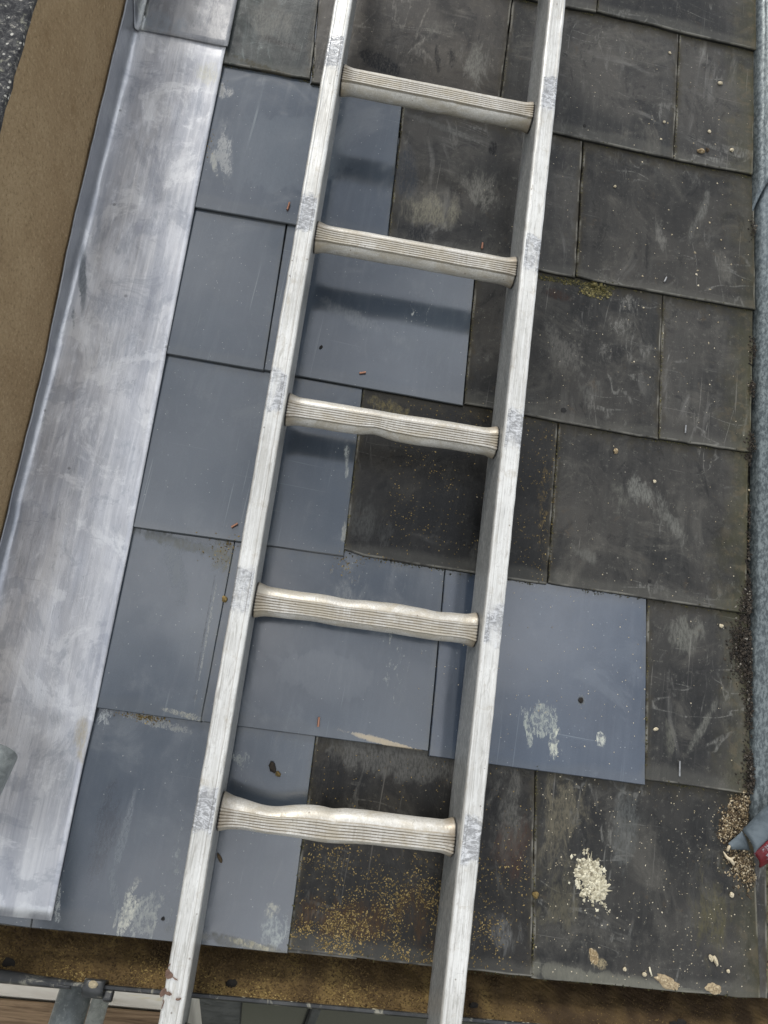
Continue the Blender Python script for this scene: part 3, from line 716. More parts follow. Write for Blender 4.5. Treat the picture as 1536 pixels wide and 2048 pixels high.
def lead_sheet(name, edge, y0, y1, label, mat, up, zoff=0, skew=None, parent=None, left_edge=0.0):
    """dressed lead: flat apron on the slates, rounded angle, upstand on the wall. edge(y) = x of free edge; up(y) = height of upstand"""
    ny = 90; V = []; prof_n = 34
    rings = []
    for j in range(ny + 1):
        y = y0 + (y1 - y0) * j / ny
        xe = edge(y); u = up(y); rad = .010
        ring = []
        for i in range(prof_n + 1):
            t = i / prof_n
            if i <= 20:
                x = xe + (XW + .003 + rad - xe) * (i / 20); z = 0
            elif i <= 27:
                a = (i - 20) / 7 * math.pi / 2
                x = XW + .003 + rad - rad * math.sin(a); z = rad - rad * math.cos(a)
            else:
                x = XW + .003; z = rad + max(.002, u - rad) * (i - 27) / 7
            yy = y
            if skew: yy += skew(t, j, ny)
            dd = .0011 * noise.noise(Vector((x * 16, yy * 11, 3 + zoff * 900))) + .0006 * noise.noise(Vector((x * 50, yy * 40, 1)))
            if i <= 20:
                tail_fall = .0040
                z = z + tail_fall + zoff + dd * min(1, i / 3 + .2) + (.0004 if i == 0 else 0)
                # the lead follows the steps of the courses beneath
                ph = ((-yy) % GAUGE) / GAUGE
                z += -.0012 + .0024 * ph
            else:
                x += dd * .9 + zoff * .8; z += .0040 + zoff
                ph = ((-yy) % GAUGE) / GAUGE
                z += (-.0012 + .0024 * ph) * max(0, 1 - (i - 20) / 7)
            if i == prof_n:
                x += .0012 + .0012 * noise.noise(Vector((y * 30, 4, 4)))
            ring.append(Vector((x, yy, z)))
        rings.append(ring)
    V, Fc = loft(rings, closed=False)
    Fc = [f[::-1] for f in Fc]
    o = mk(name, V, Fc, mat, parent, smooth=True)
    s = o.modifiers.new('thickness', 'SOLIDIFY'); s.thickness = .0024; s.offset = 0
    return tag(o, label, 'lead flashing', 'lead flashings dressed down the parapet wall')
def interp(T):
    def f(y):
        if y >= T[0][0]: return T[0][1]
        for (a, b), (c, d) in zip(T, T[1:]):
            if y >= c: return b + (d - b) * (a - y) / (a - c)
        return T[-1][1]
    return f
LE = interp([(.04, -.2945), (-.105, -.2933), (-.25, -.2911), (-.49, -.2874), (-.74, -.2831), (-.976, -.2816), (-1.046, -.2833), (-1.10, -.2830), (-1.222, -.2818)])
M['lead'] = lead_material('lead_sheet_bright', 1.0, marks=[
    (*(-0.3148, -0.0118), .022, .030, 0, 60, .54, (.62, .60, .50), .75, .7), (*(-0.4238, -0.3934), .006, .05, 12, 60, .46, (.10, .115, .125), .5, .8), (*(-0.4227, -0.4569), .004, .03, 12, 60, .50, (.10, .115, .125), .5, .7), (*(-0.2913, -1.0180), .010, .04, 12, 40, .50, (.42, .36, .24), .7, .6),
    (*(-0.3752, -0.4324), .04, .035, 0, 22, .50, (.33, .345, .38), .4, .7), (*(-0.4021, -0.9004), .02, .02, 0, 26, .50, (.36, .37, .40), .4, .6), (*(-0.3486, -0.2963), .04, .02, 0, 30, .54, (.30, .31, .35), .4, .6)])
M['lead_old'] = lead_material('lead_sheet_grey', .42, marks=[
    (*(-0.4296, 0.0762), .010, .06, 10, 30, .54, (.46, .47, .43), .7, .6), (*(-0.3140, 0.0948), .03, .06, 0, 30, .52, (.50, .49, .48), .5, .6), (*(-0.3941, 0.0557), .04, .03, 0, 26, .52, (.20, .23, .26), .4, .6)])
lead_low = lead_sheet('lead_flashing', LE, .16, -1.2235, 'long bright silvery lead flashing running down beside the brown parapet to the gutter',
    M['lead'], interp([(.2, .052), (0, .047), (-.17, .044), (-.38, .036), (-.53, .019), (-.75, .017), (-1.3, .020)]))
def lap(t, j, ny):
    if j < ny - 14: return 0
    k = (j - (ny - 14)) / 14
    # the lap edge: square on the apron, rising away on the upstand
    return k * (.0 + (.003 if t < .6 else 0) + (max(0, t - .72) / .28) ** 1.1 * .055)
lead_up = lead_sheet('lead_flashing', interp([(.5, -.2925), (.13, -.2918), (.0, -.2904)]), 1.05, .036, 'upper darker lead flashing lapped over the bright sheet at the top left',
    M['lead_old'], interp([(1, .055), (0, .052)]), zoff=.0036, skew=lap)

# ---------------------------------------------------------------- right-hand lead upstand and soaker channel
M['lead_dull'] = lead_material('lead_weathered_mottled', .6, dull=1)
V, Fc = box(.585, .660, -1.235, 1.05, -.026, -.0145)
so_ = mk('gutter_lining', V, Fc, M['soaker'])
tag(so_, 'green lichened lining strip between the slate ends and the right flashing', 'roof lining')
def right_flash(name, y0, y1, x0, zoff, label, skew=None):
    ny = 60; rings = []
    for j in range(ny + 1):
        y = y0 + (y1 - y0) * j / ny; xb = x0(y); ring = []
        for i in range(27):
            if i < 10:
                a = i / 9 * math.pi / 2; x = xb + .012 * (1 - math.cos(a)); z = -.012 + .020 * math.sin(a) + .0
            elif i < 18: x = xb + .012 + (i - 9) * .0045; z = .008 + (i - 9) * .0035
            else: x = xb + .0525 + (i - 18) * .014; z = .0395 + (i - 18) * .0012
            yy = y + (skew(i / 26, j, ny) if skew else 0)
            d = .0016 * noise.noise(Vector((x * 25, yy * 9, 11))) + .0006 * noise.noise(Vector((x * 70, yy * 50, 1)))
            ring.append(Vector((x + d, yy, z + d + zoff)))
        rings.append(ring)
    V, Fc = loft(rings, closed=False)
    o = mk(name, V, Fc, M['lead_dull'], smooth=True)
    s = o.modifiers.new('thickness', 'SOLIDIFY'); s.thickness = .0024; s.offset = -1
    return tag(o, label, 'lead flashing', 'weathered lead flashings up the right edge')
rf1 = right_flash('lead_flashing', .16, -1.03, interp([(.2, .605), (-.14, .6046), (-.57, .6056), (-.86, .6034), (-.99, .6027), (-1.1, .603)]), 0,
    'mottled grey lead flashing down the right edge from the lap to the folded end')
def rlap(t, j, ny):
    if j < ny - 12: return 0
    return (j - (ny - 12)) / 12 * (t ** .8 * .14)
rf2 = right_flash('lead_flashing', 1.05, -.088, interp([(.4, .5978), (.05, .5974), (-.09, .5985)]), .0042, 'upper mottled lead flashing ending in a slanted lap at the right edge', rlap)

# folded lead end at the lower right, with a red painted lip
fold = thing('folded_lead_end', (.63, -1.05, -.01), 'crumpled blue-grey lead end with a red lip at the lower right edge', 'lead offcut')
A = Vector(((0.5807, -1.0315, 0.0180))); B = Vector(((0.6040, -0.9845, 0.0450))); C_ = Vector(((0.5932, -1.0572, 0.0240))); D_ = Vector(((0.6248, -1.0071, 0.0500)))
def quadsheet(a, b, c, d, n=10, bulge=.006, seed=0, turn=.0):
    V = []
    for i in range(n + 1):
        for j in range(n + 1):
            p = a.lerp(b, i/n).lerp(c.lerp(d, i/n), j/n)
            p = p + Vector((0, 0, bulge * math.sin(math.pi * j / n) + .001 * noise.noise(p * 60 + Vector((seed, 0, 0)))))
            V.append(p)
    n1 = n + 1
    return V, [(i*n1+j, i*n1+j+1, (i+1)*n1+j+1, (i+1)*n1+j) for i in range(n) for j in range(n)]
def lead_bit(name, q, mat, bulge, seed, th=.0024):
    V, Fc = quadsheet(*q, bulge=bulge, seed=seed)
    o = mk(name, V, Fc, mat, fold, smooth=True); s = o.modifiers.new('thickness', 'SOLIDIFY'); s.thickness = th; s.offset = 0
    return o
M['lead_blue'] = lead_material('lead_blue_grey', .5)
M['lead_blue2'] = simple('lead_fold_paint', (.065, .082, .092), (.13, .155, .168), 40, .5, .3, .001, .2)
M['red_paint'] = simple('red_paint', (.10, .008, .012), (.17, .014, .020), 50, .45, .2, .0006, extra=((.30, .33, .35), 55, .56))
lead_bit('lead_flap', (A, B, C_, D_), M['lead_blue2'], .007, 1)
lead_bit('lead_tongue', (Vector((0.5695, -1.0530, 0.0040)), Vector((0.5826, -1.0335, 0.0140)), Vector((0.5745, -1.0596, 0.0030)), Vector((0.5956, -1.0564, 0.0120))), M['lead_blue2'], .002, 2, .0016)
lead_bit('red_lip', (Vector((0.5925, -1.0572, 0.0240)), Vector((0.6124, -1.0211, 0.0480)), Vector((0.6119, -1.0776, 0.0080)), Vector((0.6431, -1.0496, 0.0200))), M['red_paint'], .006, 3)
V, Fc = box(.607, .70, -1.245, -1.05, -.06, -.022)
kb = mk('kerb_stone', V, Fc, simple('dark_damp_stone', (.012, .012, .012), (.045, .045, .038), 40, .8, .6, .002, extra=((.11, .12, .085), 26, .55)), bevel=.004)
tag(kb, 'dark damp stone beneath the crumpled lead at the lower right', 'stone')

# ---------------------------------------------------------------- loose matter
OCT = [(1,0,0), (0,1,0), (-1,0,0), (0,-1,0), (0,0,1), (0,0,-1)]
OF = [(0,1,4), (1,2,4), (2,3,4), (3,0,4), (1,0,5), (2,1,5), (3,2,5), (0,3,5)]
def crumbs(name, pts, mat, label=None, cat=None, parent=None, kind='stuff', flat=.5, along=None):
    """pts: (x, y, z of the surface, size, elongation, colour value)"""
    V = []; Fc = []; CV = []
    for (x, y, z, s, el, cv) in pts:
        a = random.uniform(0, math.pi) if along is None else random.gauss(along, .12); ca, sa = math.cos(a), math.sin(a); b = len(V)
        for (i, j, k) in OCT:
            i2 = i * s * el * random.uniform(.7, 1.25); j2 = j * s * random.uniform(.7, 1.25)
            V.append((x + i2*ca - j2*sa + random.uniform(-.2, .2)*s, y + i2*sa + j2*ca + random.uniform(-.2, .2)*s, z + s*flat*.6 + k * s * flat * random.uniform(.7, 1.2)))
            CV.append(cv)
        Fc += [tuple(b + q for q in f) for f in OF]
    o = mk(name, V, Fc, mat, parent, attrs={'cv': CV})
    return tag(o, label, cat, None, kind)
TAILS = [.4965, .25, .0, -.2465, -.493, -.7395, -.986, -1.2325]
def tail_y(n, x):  # course tails as surveyed, at x
    return -n * GAUGE
ROWN = [[s for s in SL if abs((s[0][1] + s[1][1]) / 2 + n * GAUGE) < .03] for n in range(-2, 6)]
def surf(x, y):
    """height of the slate surface at roof (x, y)"""
    best = None
    for row in ROWN:
        for s in row:
            (x0, y0), (x1, y1) = s[0], s[1]
            xa = x0 + (s[2][0]-x0) * max(0, (y-y0)) / .2465; xb = x1 + (s[3][0]-x1) * max(0, (y-y1)) / .2465
            if xa - .004 <= x <= xb + .004:
                t = y0 + (y1 - y0) * (x - x0) / (x1 - x0)
                if y >= t and (best is None or t > best): best = t
    if best is None: return None
    return TOPZ - TILT * (y - best) if y - best < .3 else None
def sprinkle(n, area, size, el=(1, 1.8), cv=(0, 1), dens=None):
    out = []; k = 0
    while len(out) < n and k < n * 60:
        k += 1
        x = random.uniform(area[0], area[1]); y = random.uniform(area[2], area[3])
        if dens and random.random() > dens(x, y): continue
        z = surf(x, y)
        if z is None: continue
        out.append((x, y, z, random.uniform(*size), random.uniform(*el), random.uniform(*cv)))
    return out
def line_pts(a, b, n, spread, size, cv=(0, 1), clump=0.0, off=0.0):
    out = []
    for _ in range(n):
        t = random.random(); x = a[0] + (b[0]-a[0])*t; y = a[1] + (b[1]-a[1])*t
        if clump and noise.noise(Vector((x * 28, y * 28, 7))) < clump - .5 * random.random(): continue
        x += random.gauss(0, spread); yy = y + random.gauss(off, spread)
        z = surf(x, yy)
        out.append((x, yy, z if z is not None else -.004, random.uniform(*size), random.uniform(1, 1.9), random.uniform(*cv)))
    return out
# moss and dirt packed under the tails and in the joints of the old slates
pts = []
for s in SL:
    if s[7]: continue
    pts += line_pts((s[0][0], s[0][1] - .0022), (s[1][0], s[1][1] - .0022), 260, .0013, (.0004, .0012), (0, .7), .15)
    pts += line_pts(s[0], s[2], 150, .0010, (.0004, .0010), (0, .9), .05)
pts += line_pts((0.2464, -0.2587), (0.3682, -0.2530), 420, .0024, (.0006, .0015), (0, .9), 0, -.002)
pts += line_pts((0.3198, -0.2648), (0.3565, -0.2640), 520, .0045, (.0008, .0019), (.1, 1), 0, -.002)
crumbs('joint_moss', pts, M['dark_moss'], 'dark moss and dirt packed along the joints of the old slates', 'moss')
# yellow moss flecks on the black eaves slate
fx0, fx1, fy0, fy1 = 0.004, .305, -1.232, -1.00
def dn(x, y):
    v = 1 - (y + 1.232) / .17
    u = .42 + 1.3 * noise.noise(Vector((x * 22, y * 22, 1))) + .9 * noise.noise(Vector((x * 70, y * 70, 3)))
    side = 1 if x < .215 else .35
    return max(0, min(1, v * 1.25)) ** 1.4 * max(.06, u) * side
pts = sprinkle(3500, (fx0, fx1, fy0, fy1), (.00025, .0009), (1.1, 2.6), (.35, 1), dn)
pts += sprinkle(420, (fx0, fx1, fy0, -.99), (.0003, .0008), (1, 2), (.3, .9))
crumbs('moss_flecks', pts, M['moss'], 'yellow moss flecks strewn over the black eaves slate', 'moss', flat=.35)
def dn2(x, y): return max(.03, .5 + 1.4 * noise.noise(Vector((x * 20, y * 20, 4))))
pts = sprinkle(750, (.055, .30, -.735, -.49), (.0003, .0009), (1, 2), (.2, .9), dn2)
crumbs('moss_flecks', pts, M['moss'], 'fine yellow flecks on the black slate behind the third rung', 'moss', flat=.35)
# pale grit over the right-hand slates
pts = sprinkle(300, (.20, .595, -.99, .2), (.0003, .0009), (1, 1.5), (.2, 1))
pts += sprinkle(440, (.31, .61, -1.232, -.99), (.0003, .0009), (1, 1.6), (.2, 1))
pts += sprinkle(46, (.40, .595, -.4, .1), (.0008, .0019), (1, 1.5), (.2, 1))
pts += sprinkle(70, (.12, .45, -.98, -.75), (.0004, .0009), (1, 1.6), (.4, 1))
pts += sprinkle(120, (.14, .31, -1.2, -.0), (.0004, .0010), (1, 1.6), (0, .6))
crumbs('pale_grit', pts, M['grit'], 'pale grit scattered over the right-hand slates', 'grit')
# dark dirt on the new slates
pts = []
for c, sx, sy, k in [((-0.1638, -0.7579), .012, .012, 60), ((-0.1557, -0.7463), .006, .006, 60), ((-0.2944, -0.0165), .008, .012, 25), ((-0.2888, -0.1354), .004, .014, 30), ((0.0070, -0.7511), .012, .010, 50), ((-0.2268, -0.9816), .014, .002, 110), ((-0.2139, -0.9826), .010, .003, 90), ((0.0543, -0.7374), .03, .004, 40)]:
    for _ in range(k):
        x, y = random.gauss(c[0], sx), random.gauss(c[1], sy); z = surf(x, y)
        if z is not None: pts.append((x, y, z, random.uniform(.0003, .0010), random.uniform(1, 2), random.uniform(.1, .9)))
crumbs('dirt_specks', pts, M['moss'], 'brown dirt specks gathered below the slate edges left of the ladder', 'dirt')

def mound(name, c, rx, ry, h, mat, label, cat, seed, ang=0, rough=.35, fine=40, par=None, kind=None, base=None, cvr=(.2, .9), n=40, m=12, edge=.5):
    V = []; CV = []; ca, sa = math.cos(R(ang)), math.sin(R(ang))
    zb = base if base is not None else (surf(*c) or 0)
    rings = []
    for k in range(m + 1):
        t = 1 - k / m
        for i in range(n):
            a = 2 * math.pi * i / n
            q = 1 + rough * (noise.noise(Vector((math.cos(a) * 1.6, math.sin(a) * 1.6, seed))) + edge * noise.noise(Vector((math.cos(a) * 6, math.sin(a) * 6, seed + 5))))
            x = rx * t * q * math.cos(a); y = ry * t * q * math.sin(a)
            X = c[0] + x*ca - y*sa; Y = c[1] + x*sa + y*ca
            nz = noise.noise(Vector((X * fine * 4, Y * fine * 4, seed))); nz2 = noise.noise(Vector((X * fine * 10, Y * fine * 10, seed)))
            z = zb - .0006 if k == 0 else zb + h * (1 - t ** 3) * (.55 + .5 * nz + .35 * nz2) + h * .12
            V.append((X, Y, z)); CV.append(min(1, max(0, cvr[0] + (cvr[1]-cvr[0]) * (.5 + .9 * nz2 + .4 * nz))))
    Fc = [(k*n+i, k*n+(i+1) % n, (k+1)*n+(i+1) % n, (k+1)*n+i) for k in range(m) for i in range(n)]
    o = mk(name, V, Fc, mat, par, attrs={'cv': CV}, smooth=True, autosmooth=35)
    return tag(o, label, cat, None, kind)

# big white mortar splat on the lower right slate
sp = thing('mortar_splat', (*(0.3845, -1.1202), surf(*(0.3845, -1.1202))), 'large crumbly white mortar splat on the lower right eaves slate', 'mortar')
pts = []
while len(pts) < 330:
    a = random.uniform(0, 6.28); r = random.random() ** .5; c = (0.3819, -1.1113)
    x = c[0] + .0205 * r * math.cos(a); y = c[1] + .029 * r * math.sin(a)
    if noise.noise(Vector((x * 95, y * 95, 2))) + .35 * (1 - r) < -.02: continue
    pts.append((x, y, surf(x, y) or 0, random.uniform(.0009, .0030), random.uniform(1, 1.4), random.uniform(.1, 1)))
crumbs('mortar_body', pts, M['mortar_splat'], parent=sp, flat=.32)
mound('mortar_crust', (0.3790, -1.1086), .0125, .019, .0011, M['mortar_splat'], None, None, 3, 0, .7, 55, sp, cvr=(-.1, .8), n=60, m=18, edge=1.3)
mound('mortar_tail', (0.3967, -1.1293), .012, .015, .0020, M['mortar_splat'], None, None, 8, -35, .6, 45, sp, cvr=(.2, .9), n=40, m=10, edge=1.2)
pts = []
for _ in range(170):
    a = random.uniform(0, 6.28); r = abs(random.gauss(.55, .34)); c = (0.3844, -1.1184)
    x = c[0] + .023 * r * math.cos(a); y = c[1] + .034 * r * math.sin(a) - .3 * .023 * r * math.cos(a)
    pts.append((x, y, surf(x, y) or 0, random.uniform(.0006, .0023), random.uniform(1, 1.6), random.uniform(.0, 1)))
for _ in range(26):
    t = random.random(); a, b = (0.3937, -1.1374), (0.4096, -1.1532)
    x = a[0] + (b[0]-a[0])*t + random.gauss(0, .0012); y = a[1] + (b[1]-a[1])*t + random.gauss(0, .0012)
    pts.append((x, y, surf(x, y) or 0, random.uniform(.0004, .0012), 1.5, random.uniform(.5, 1)))
crumbs('mortar_crumbs', pts, M['mortar_splat'], parent=sp)
mound('mortar_patch', (0.4910, -1.2271), .017, .0068, .0018, M['crust'], 'cream mortar crust on the slate tail left of the smaller one at the eaves', 'mortar', 12, -20, .5, 50, cvr=(-.2, .5))
mound('mortar_patch', (0.5542, -1.2295), .0115, .0066, .0016, M['crust'], 'smaller rounded cream mortar crust on the eaves slate tail near its right corner', 'mortar', 14, -6, .3, 50, cvr=(-.2, .5))
mound('mud_stain', (0.3920, -1.2065), .006, .0095, .0008, M['debris'], 'flat tan mud stain low on the lower right slate', 'mud', 15, 25, .4, 50, cvr=(.5, .85))
mound('moss_clump', (0.3406, -0.2582), .013, .006, .007, M['dark_moss'], 'dark green moss clump hanging in the joint right of the ladder', 'moss', 17, -12, .7, 40, cvr=(.2, 1.1), edge=1.3)
# bigger crumbs you could pick up one by one
def pebble(name, c, r, mat, label, cat, asp=(1, 1, .6), ang=0, seed=0, base=None, cv=(.4, 1)):
    n, m = 12, 7; V = []; CV = []
    zb = base if base is not None else (surf(*c) or 0)
    ca, sa = math.cos(R(ang)), math.sin(R(ang))
    for k in range(m + 1):
        ph = math.pi * k / m
        for i in range(n):
            a = 2 * math.pi * i / n
            d = Vector((math.sin(ph)*math.cos(a), math.sin(ph)*math.sin(a), math.cos(ph)))
            q = 1 + .35 * noise.noise(d * 1.5 + Vector((seed, 0, 0))) + .18 * noise.noise(d * 4 + Vector((0, seed, 0)))
            x, y, z = d.x*r*asp[0]*q, d.y*r*asp[1]*q, d.z*r*asp[2]*q
            V.append((c[0] + x*ca - y*sa, c[1] + x*sa + y*ca, zb + r*asp[2]*.85 + z)); CV.append(cv[0] + (cv[1]-cv[0]) * min(1, max(0, .5 + noise.noise(d*3 + Vector((seed,)*3)))))
    Fc = [(k*n+i, k*n+(i+1) % n, (k+1)*n+(i+1) % n, (k+1)*n+i)[::-1] for k in range(m) for i in range(n)]
    o = mk(name, V, Fc, mat, attrs={'cv': CV}, smooth=True, autosmooth=40)
    return tag(o, label, cat)
for i, (px, r, asp, ang, lab) in enumerate([
    ((0.5565, -0.7629), .0030, (1.1, .9, .6), 0, 'cream mortar crumb on the slate beside the black soil at the right'),
    ((0.4629, -0.9170), .0030, (1.2, .8, .3), 20, 'orange-tinted chip on the slate right of the chalk-scuffed new slate'),
    ((0.4468, -0.5627), .0026, (1, 1, .6), 0, 'single cream crumb in the middle of the slate with the curved wipe'),
    ((0.4415, 0.2113), .0024, (1.2, .8, .6), -40, 'cream crumb left of the top right vertical joint'),
    ((0.3582, -0.0738), .0022, (1, 1, .7), 0, 'small white crumb near the top of the slate with wiped streaks'),
    ((0.4356, 0.0659), .0024, (1, 1, .6), 0, 'cream crumb just left of the second joint from the right edge'),
    ((0.5338, 0.1684), .0036, (1.2, .9, .6), 15, 'cream crumb high on the top right slate'),
    ((0.5007, 0.0209), .0050, (1.3, .8, .6), 10, 'brown mortar lump resting just above the right slate tail'),
    ((0.5121, 0.0263), .0036, (.8, 1.2, .6), 30, 'dark mossy lump touching the brown mortar lump'),
    ((0.5554, 0.0357), .0034, (1, 1, .6), 0, 'buff crumb right of the two lumps on the upper right slate'),
    ((0.5155, 0.0647), .0030, (1, 1, .5), 60, 'buff crumb above the two lumps on the upper right slate'),
    ((0.5555, -1.1967), .0050, (.55, 1.25, .5), 25, 'longer of the two side-by-side cream flakes near the lower right corner'),
    ((0.5493, -1.1942), .0040, (.7, 1.2, .5), 20, 'shorter of the two side-by-side cream flakes near the lower right corner'),
    ((0.5729, -1.2075), .0024, (1, 1, .7), 0, 'round cream crumb right of the paired flakes'),
    ((0.4597, -1.2205), .0028, (1.1, .9, .6), 0, 'cream crumb above the mortar crust at the eaves'),
    ((0.4334, -1.2169), .0024, (1, 1, .6), 0, 'white crumb left of the pale curl at the lower right'),
    ((0.5775, -1.1166), .0034, (1, 1, .5), 0, 'cream crumb below the crumpled lead end'),
    ((0.3849, -0.5247), .0038, (.9, 1.2, .5), 0, 'brown crumb at the top of the slate with the curved wipe'),
    ]):
    pebble('mortar_crumb', px, r, M['grit'] if i not in (7, 8, 17) else M['debris'], lab, 'crumb', asp, ang, i + 1, cv=(.3, 1) if i not in (8,) else (0, .3))
o = pebble('flat_stone', (0.5975, -0.9209), .0085, M['debris'], 'pinkish grey flat stone wedged beside the right flashing', 'stone', (.62, 1.6, .5), 3, 31, base=-.008, cv=(.55, .8))
pebble('dark_fleck', (0.3543, -0.8910), .0034, M['soil'], 'dark rounded fleck in the middle of the chalk-scuffed blue slate', 'fleck', (1, 1.2, .3), 0, 33, cv=(0, .4))
pebble('dark_fleck', (-0.0722, -0.4381), .0030, M['soil'], 'small black fleck on the new slate between the second and third rungs', 'fleck', (.7, 1.2, .5), -30, 34, cv=(0, .3))
pebble('dirt_clod', (-0.0495, -1.0239), .0058, M['soil'], 'dark brown dirt clod on the new slate above the bottom rung', 'dirt', (.8, 1.3, .6), 25, 35, cv=(.2, .7))
pebble('dirt_clod', (-0.0412, -1.0316), .0036, M['moss'], 'little ochre clod just below the dark brown clod', 'dirt', (1.2, .8, .6), -40, 36, cv=(.2, .5))
pebble('dirt_clod', (-0.0970, -1.1377), .0034, M['debris'], 'thin brown clod beside the left stile below the bottom rung', 'dirt', (.6, 1.9, .5), 35, 37, cv=(.2, .5))
pebble('dirt_clod', (-0.1470, -0.8192), .0038, M['moss'], 'tan clod caught in the joint left of the fourth rung', 'dirt', (1, 1.2, .6), 0, 38, cv=(.5, .9))
pebble('dirt_clod', (0.3098, -1.1410), .0042, M['moss'], 'ochre clod sitting on the joint right of the ladder foot', 'dirt', (1, 1, .6), 0, 39, cv=(.3, .7))

def stick(name, path, r, mat, label, cat, cv=.8):
    rings = []; N_ = 8
    for k, p in enumerate(path):
        p = Vector(p); d = (Vector(path[min(k+1, len(path)-1)]) - Vector(path[max(k-1, 0)])).normalized()
        u = d.cross(Vector((0, 0, 1))).normalized(); w = u.cross(d); rr = r[k]
        rings.append([p + (u*math.cos(2*math.pi*i/N_) + w*math.sin(2*math.pi*i/N_)) * rr for i in range(N_)])
    V, Fc = loft(rings)
    o = mk(name, V, Fc, mat, attrs={'cv': [cv] * len(V)}, smooth=True)
    return tag(o, label, cat) if label else o
rt = thing('dried_root', (*(0.5695, -1.0697), 0), 'pale forked dried root beside the crumpled lead end', 'root')
def stick_part(name, path, r, par, cv):
    o = stick(name, path, r, M['debris'], None, None, cv); o.parent = par
    o.matrix_world = Matrix.Identity(4); o.location = ORG[o.name] - ORG[par.name]; o.rotation_euler = (0, 0, 0)
    return o
Q = lambda x, y, z=.0: (x[0], x[1], z)
stick_part('root_stem', [(*(0.5637, -1.0640), .003), (*(0.5681, -1.0704), .0045), (*(0.5731, -1.0725), .005), (*(0.5775, -1.0770), .004), (*(0.5796, -1.0799), .002)], [.0006, .0019, .0026, .0021, .0008], rt, .95)
stick_part('root_branch', [(*(0.5686, -1.0622), .004), (*(0.5700, -1.0577), .005), (*(0.5720, -1.0544), .005)], [.0016, .0020, .0014], rt, .9)
stick_part('root_tip', [(*(0.5745, -1.0717), .004), (*(0.5787, -1.0688), .005)], [.0018, .0007], rt, .9)
stick('white_curl', [(*(0.4661, -1.2113), .004), (*(0.4669, -1.2158), .0045), (*(0.4699, -1.2214), .0035)], [.0008, .0013, .0009], M['mortar_splat'], 'thin white curl lying above the eaves crust', 'scrap', 1.0)

# black soil in the right channel, grain pile at the lower right
def heap(c, sx, sy, k, size, cv, h=.008, base=None):
    out = []
    for _ in range(k):
        x, y = random.gauss(c[0], sx), random.gauss(c[1], sy)
        if x > .612 - .0: continue
        z = surf(x, y); z = -.012 if z is None else z
        q = math.exp(-((x-c[0])/sx)**2/2 - ((y-c[1])/sy)**2/2)
        out.append((x, y, z + h * q * random.random(), random.uniform(*size), random.uniform(1, 1.7), random.uniform(*cv)))
    return out
pts = []
for (a, sx, sy, k) in [((0.5965, -0.7308), .007, .008, 420), ((0.5911, -0.7856), .010, .020, 1100), ((0.5984, -0.8200), .007, .02, 500), ((0.5979, -0.7197), .005, .012, 400), ((0.5985, -0.7049), .004, .02, 260), ((0.5991, -0.4889), .004, .014, 200), ((0.5980, -0.3903), .003, .01, 90),
                       ((0.5995, -0.9626), .005, .02, 420), ((0.6019, -0.5911), .003, .010, 120), ((0.5964, -0.1068), .003, .010, 50), ((0.5997, -0.3220), .003, .012, 90), ((0.5991, -0.8753), .0035, .02, 200), ((0.5986, -0.6452), .003, .03, 160)]:
    pts += heap(a, sx, sy, k, (.0006, .0019), (0, .97))
crumbs('gutter_soil', pts, M['soil'], 'black soil caught between slates and right flashing', 'soil')
pts = []
for (a, sx, sy, k) in [((0.5886, -1.0125), .007, .010, 560), ((0.5787, -1.0296), .008, .010, 560), ((0.5718, -1.0417), .006, .006, 260), ((0.5970, -0.9955), .005, .006, 120), ((0.5874, -1.0742), .008, .010, 420), ((0.5997, -1.0904), .006, .010, 200)]:
    pts += heap(a, sx, sy, int(k * 1.9), (.0004, .0015), (.0, .95), .007)
crumbs('debris_pile', pts, M['debris'], 'pile of tan and brown crumbs against the crumpled lead', 'debris')
pts = []
for _ in range(260):
    a, b = (0.6187, -1.1500), (0.6220, -1.2093); t = random.random()
    pts.append((a[0] + random.gauss(0, .004), a[1] + (b[1]-a[1])*t, -.018, random.uniform(.0008, .0024), 1.4, random.uniform(.2, 1)))
for _ in range(60):
    y = random.uniform(-.98, .1); pts.append((random.uniform(.597, .606), y, -.010, random.uniform(.0008, .0026), 1.3, random.uniform(.2, 1)))
for _ in range(700):
    x = random.uniform(.597, .640); y = random.uniform(-1.22, -.9)
    if noise.noise(Vector((x * 60, y * 30, 1))) < .05: continue
    pts.append((x, y, -.0145 if y > -1.235 else -.02, random.uniform(.0006, .0022), 1.4, random.uniform(0, .7)))
crumbs('channel_crumbs', pts, M['debris'], 'loose crumbs along the channel at the right edge', 'debris')

# ---------------------------------------------------------------- gutter
gut = thing('rain_gutter', EV(.1, 0, -.08), 'black half-round rain gutter full of brown moss along the eaves', 'gutter')
def gutter():
    rings = []; nx = 60
    for k in range(nx + 1):
        x = -.75 + 1.65 * k / nx; ring = []
        for i in range(15):
            a = math.pi + math.pi * i / 14
            ring.append(EV(x, -.004 + .050 * math.cos(a), -.022 + .052 * math.sin(a)))
        ring.append(EV(x, .0462, -.0190)); ring.append(EV(x, .0472, -.0176)); ring.append(EV(x, .0488, -.0180)); ring.append(EV(x, .0492, -.0205)); ring.append(EV(x, .0480, -.0240))
        rings.append(ring)
    return loft(rings, closed=False)
V, Fc = gutter()
g = mk('gutter_trough', V, Fc, M['black_pvc'], gut, smooth=True, autosmooth=40)
s_ = g.modifiers.new('thickness', 'SOLIDIFY'); s_.thickness = .0012; s_.offset = 1
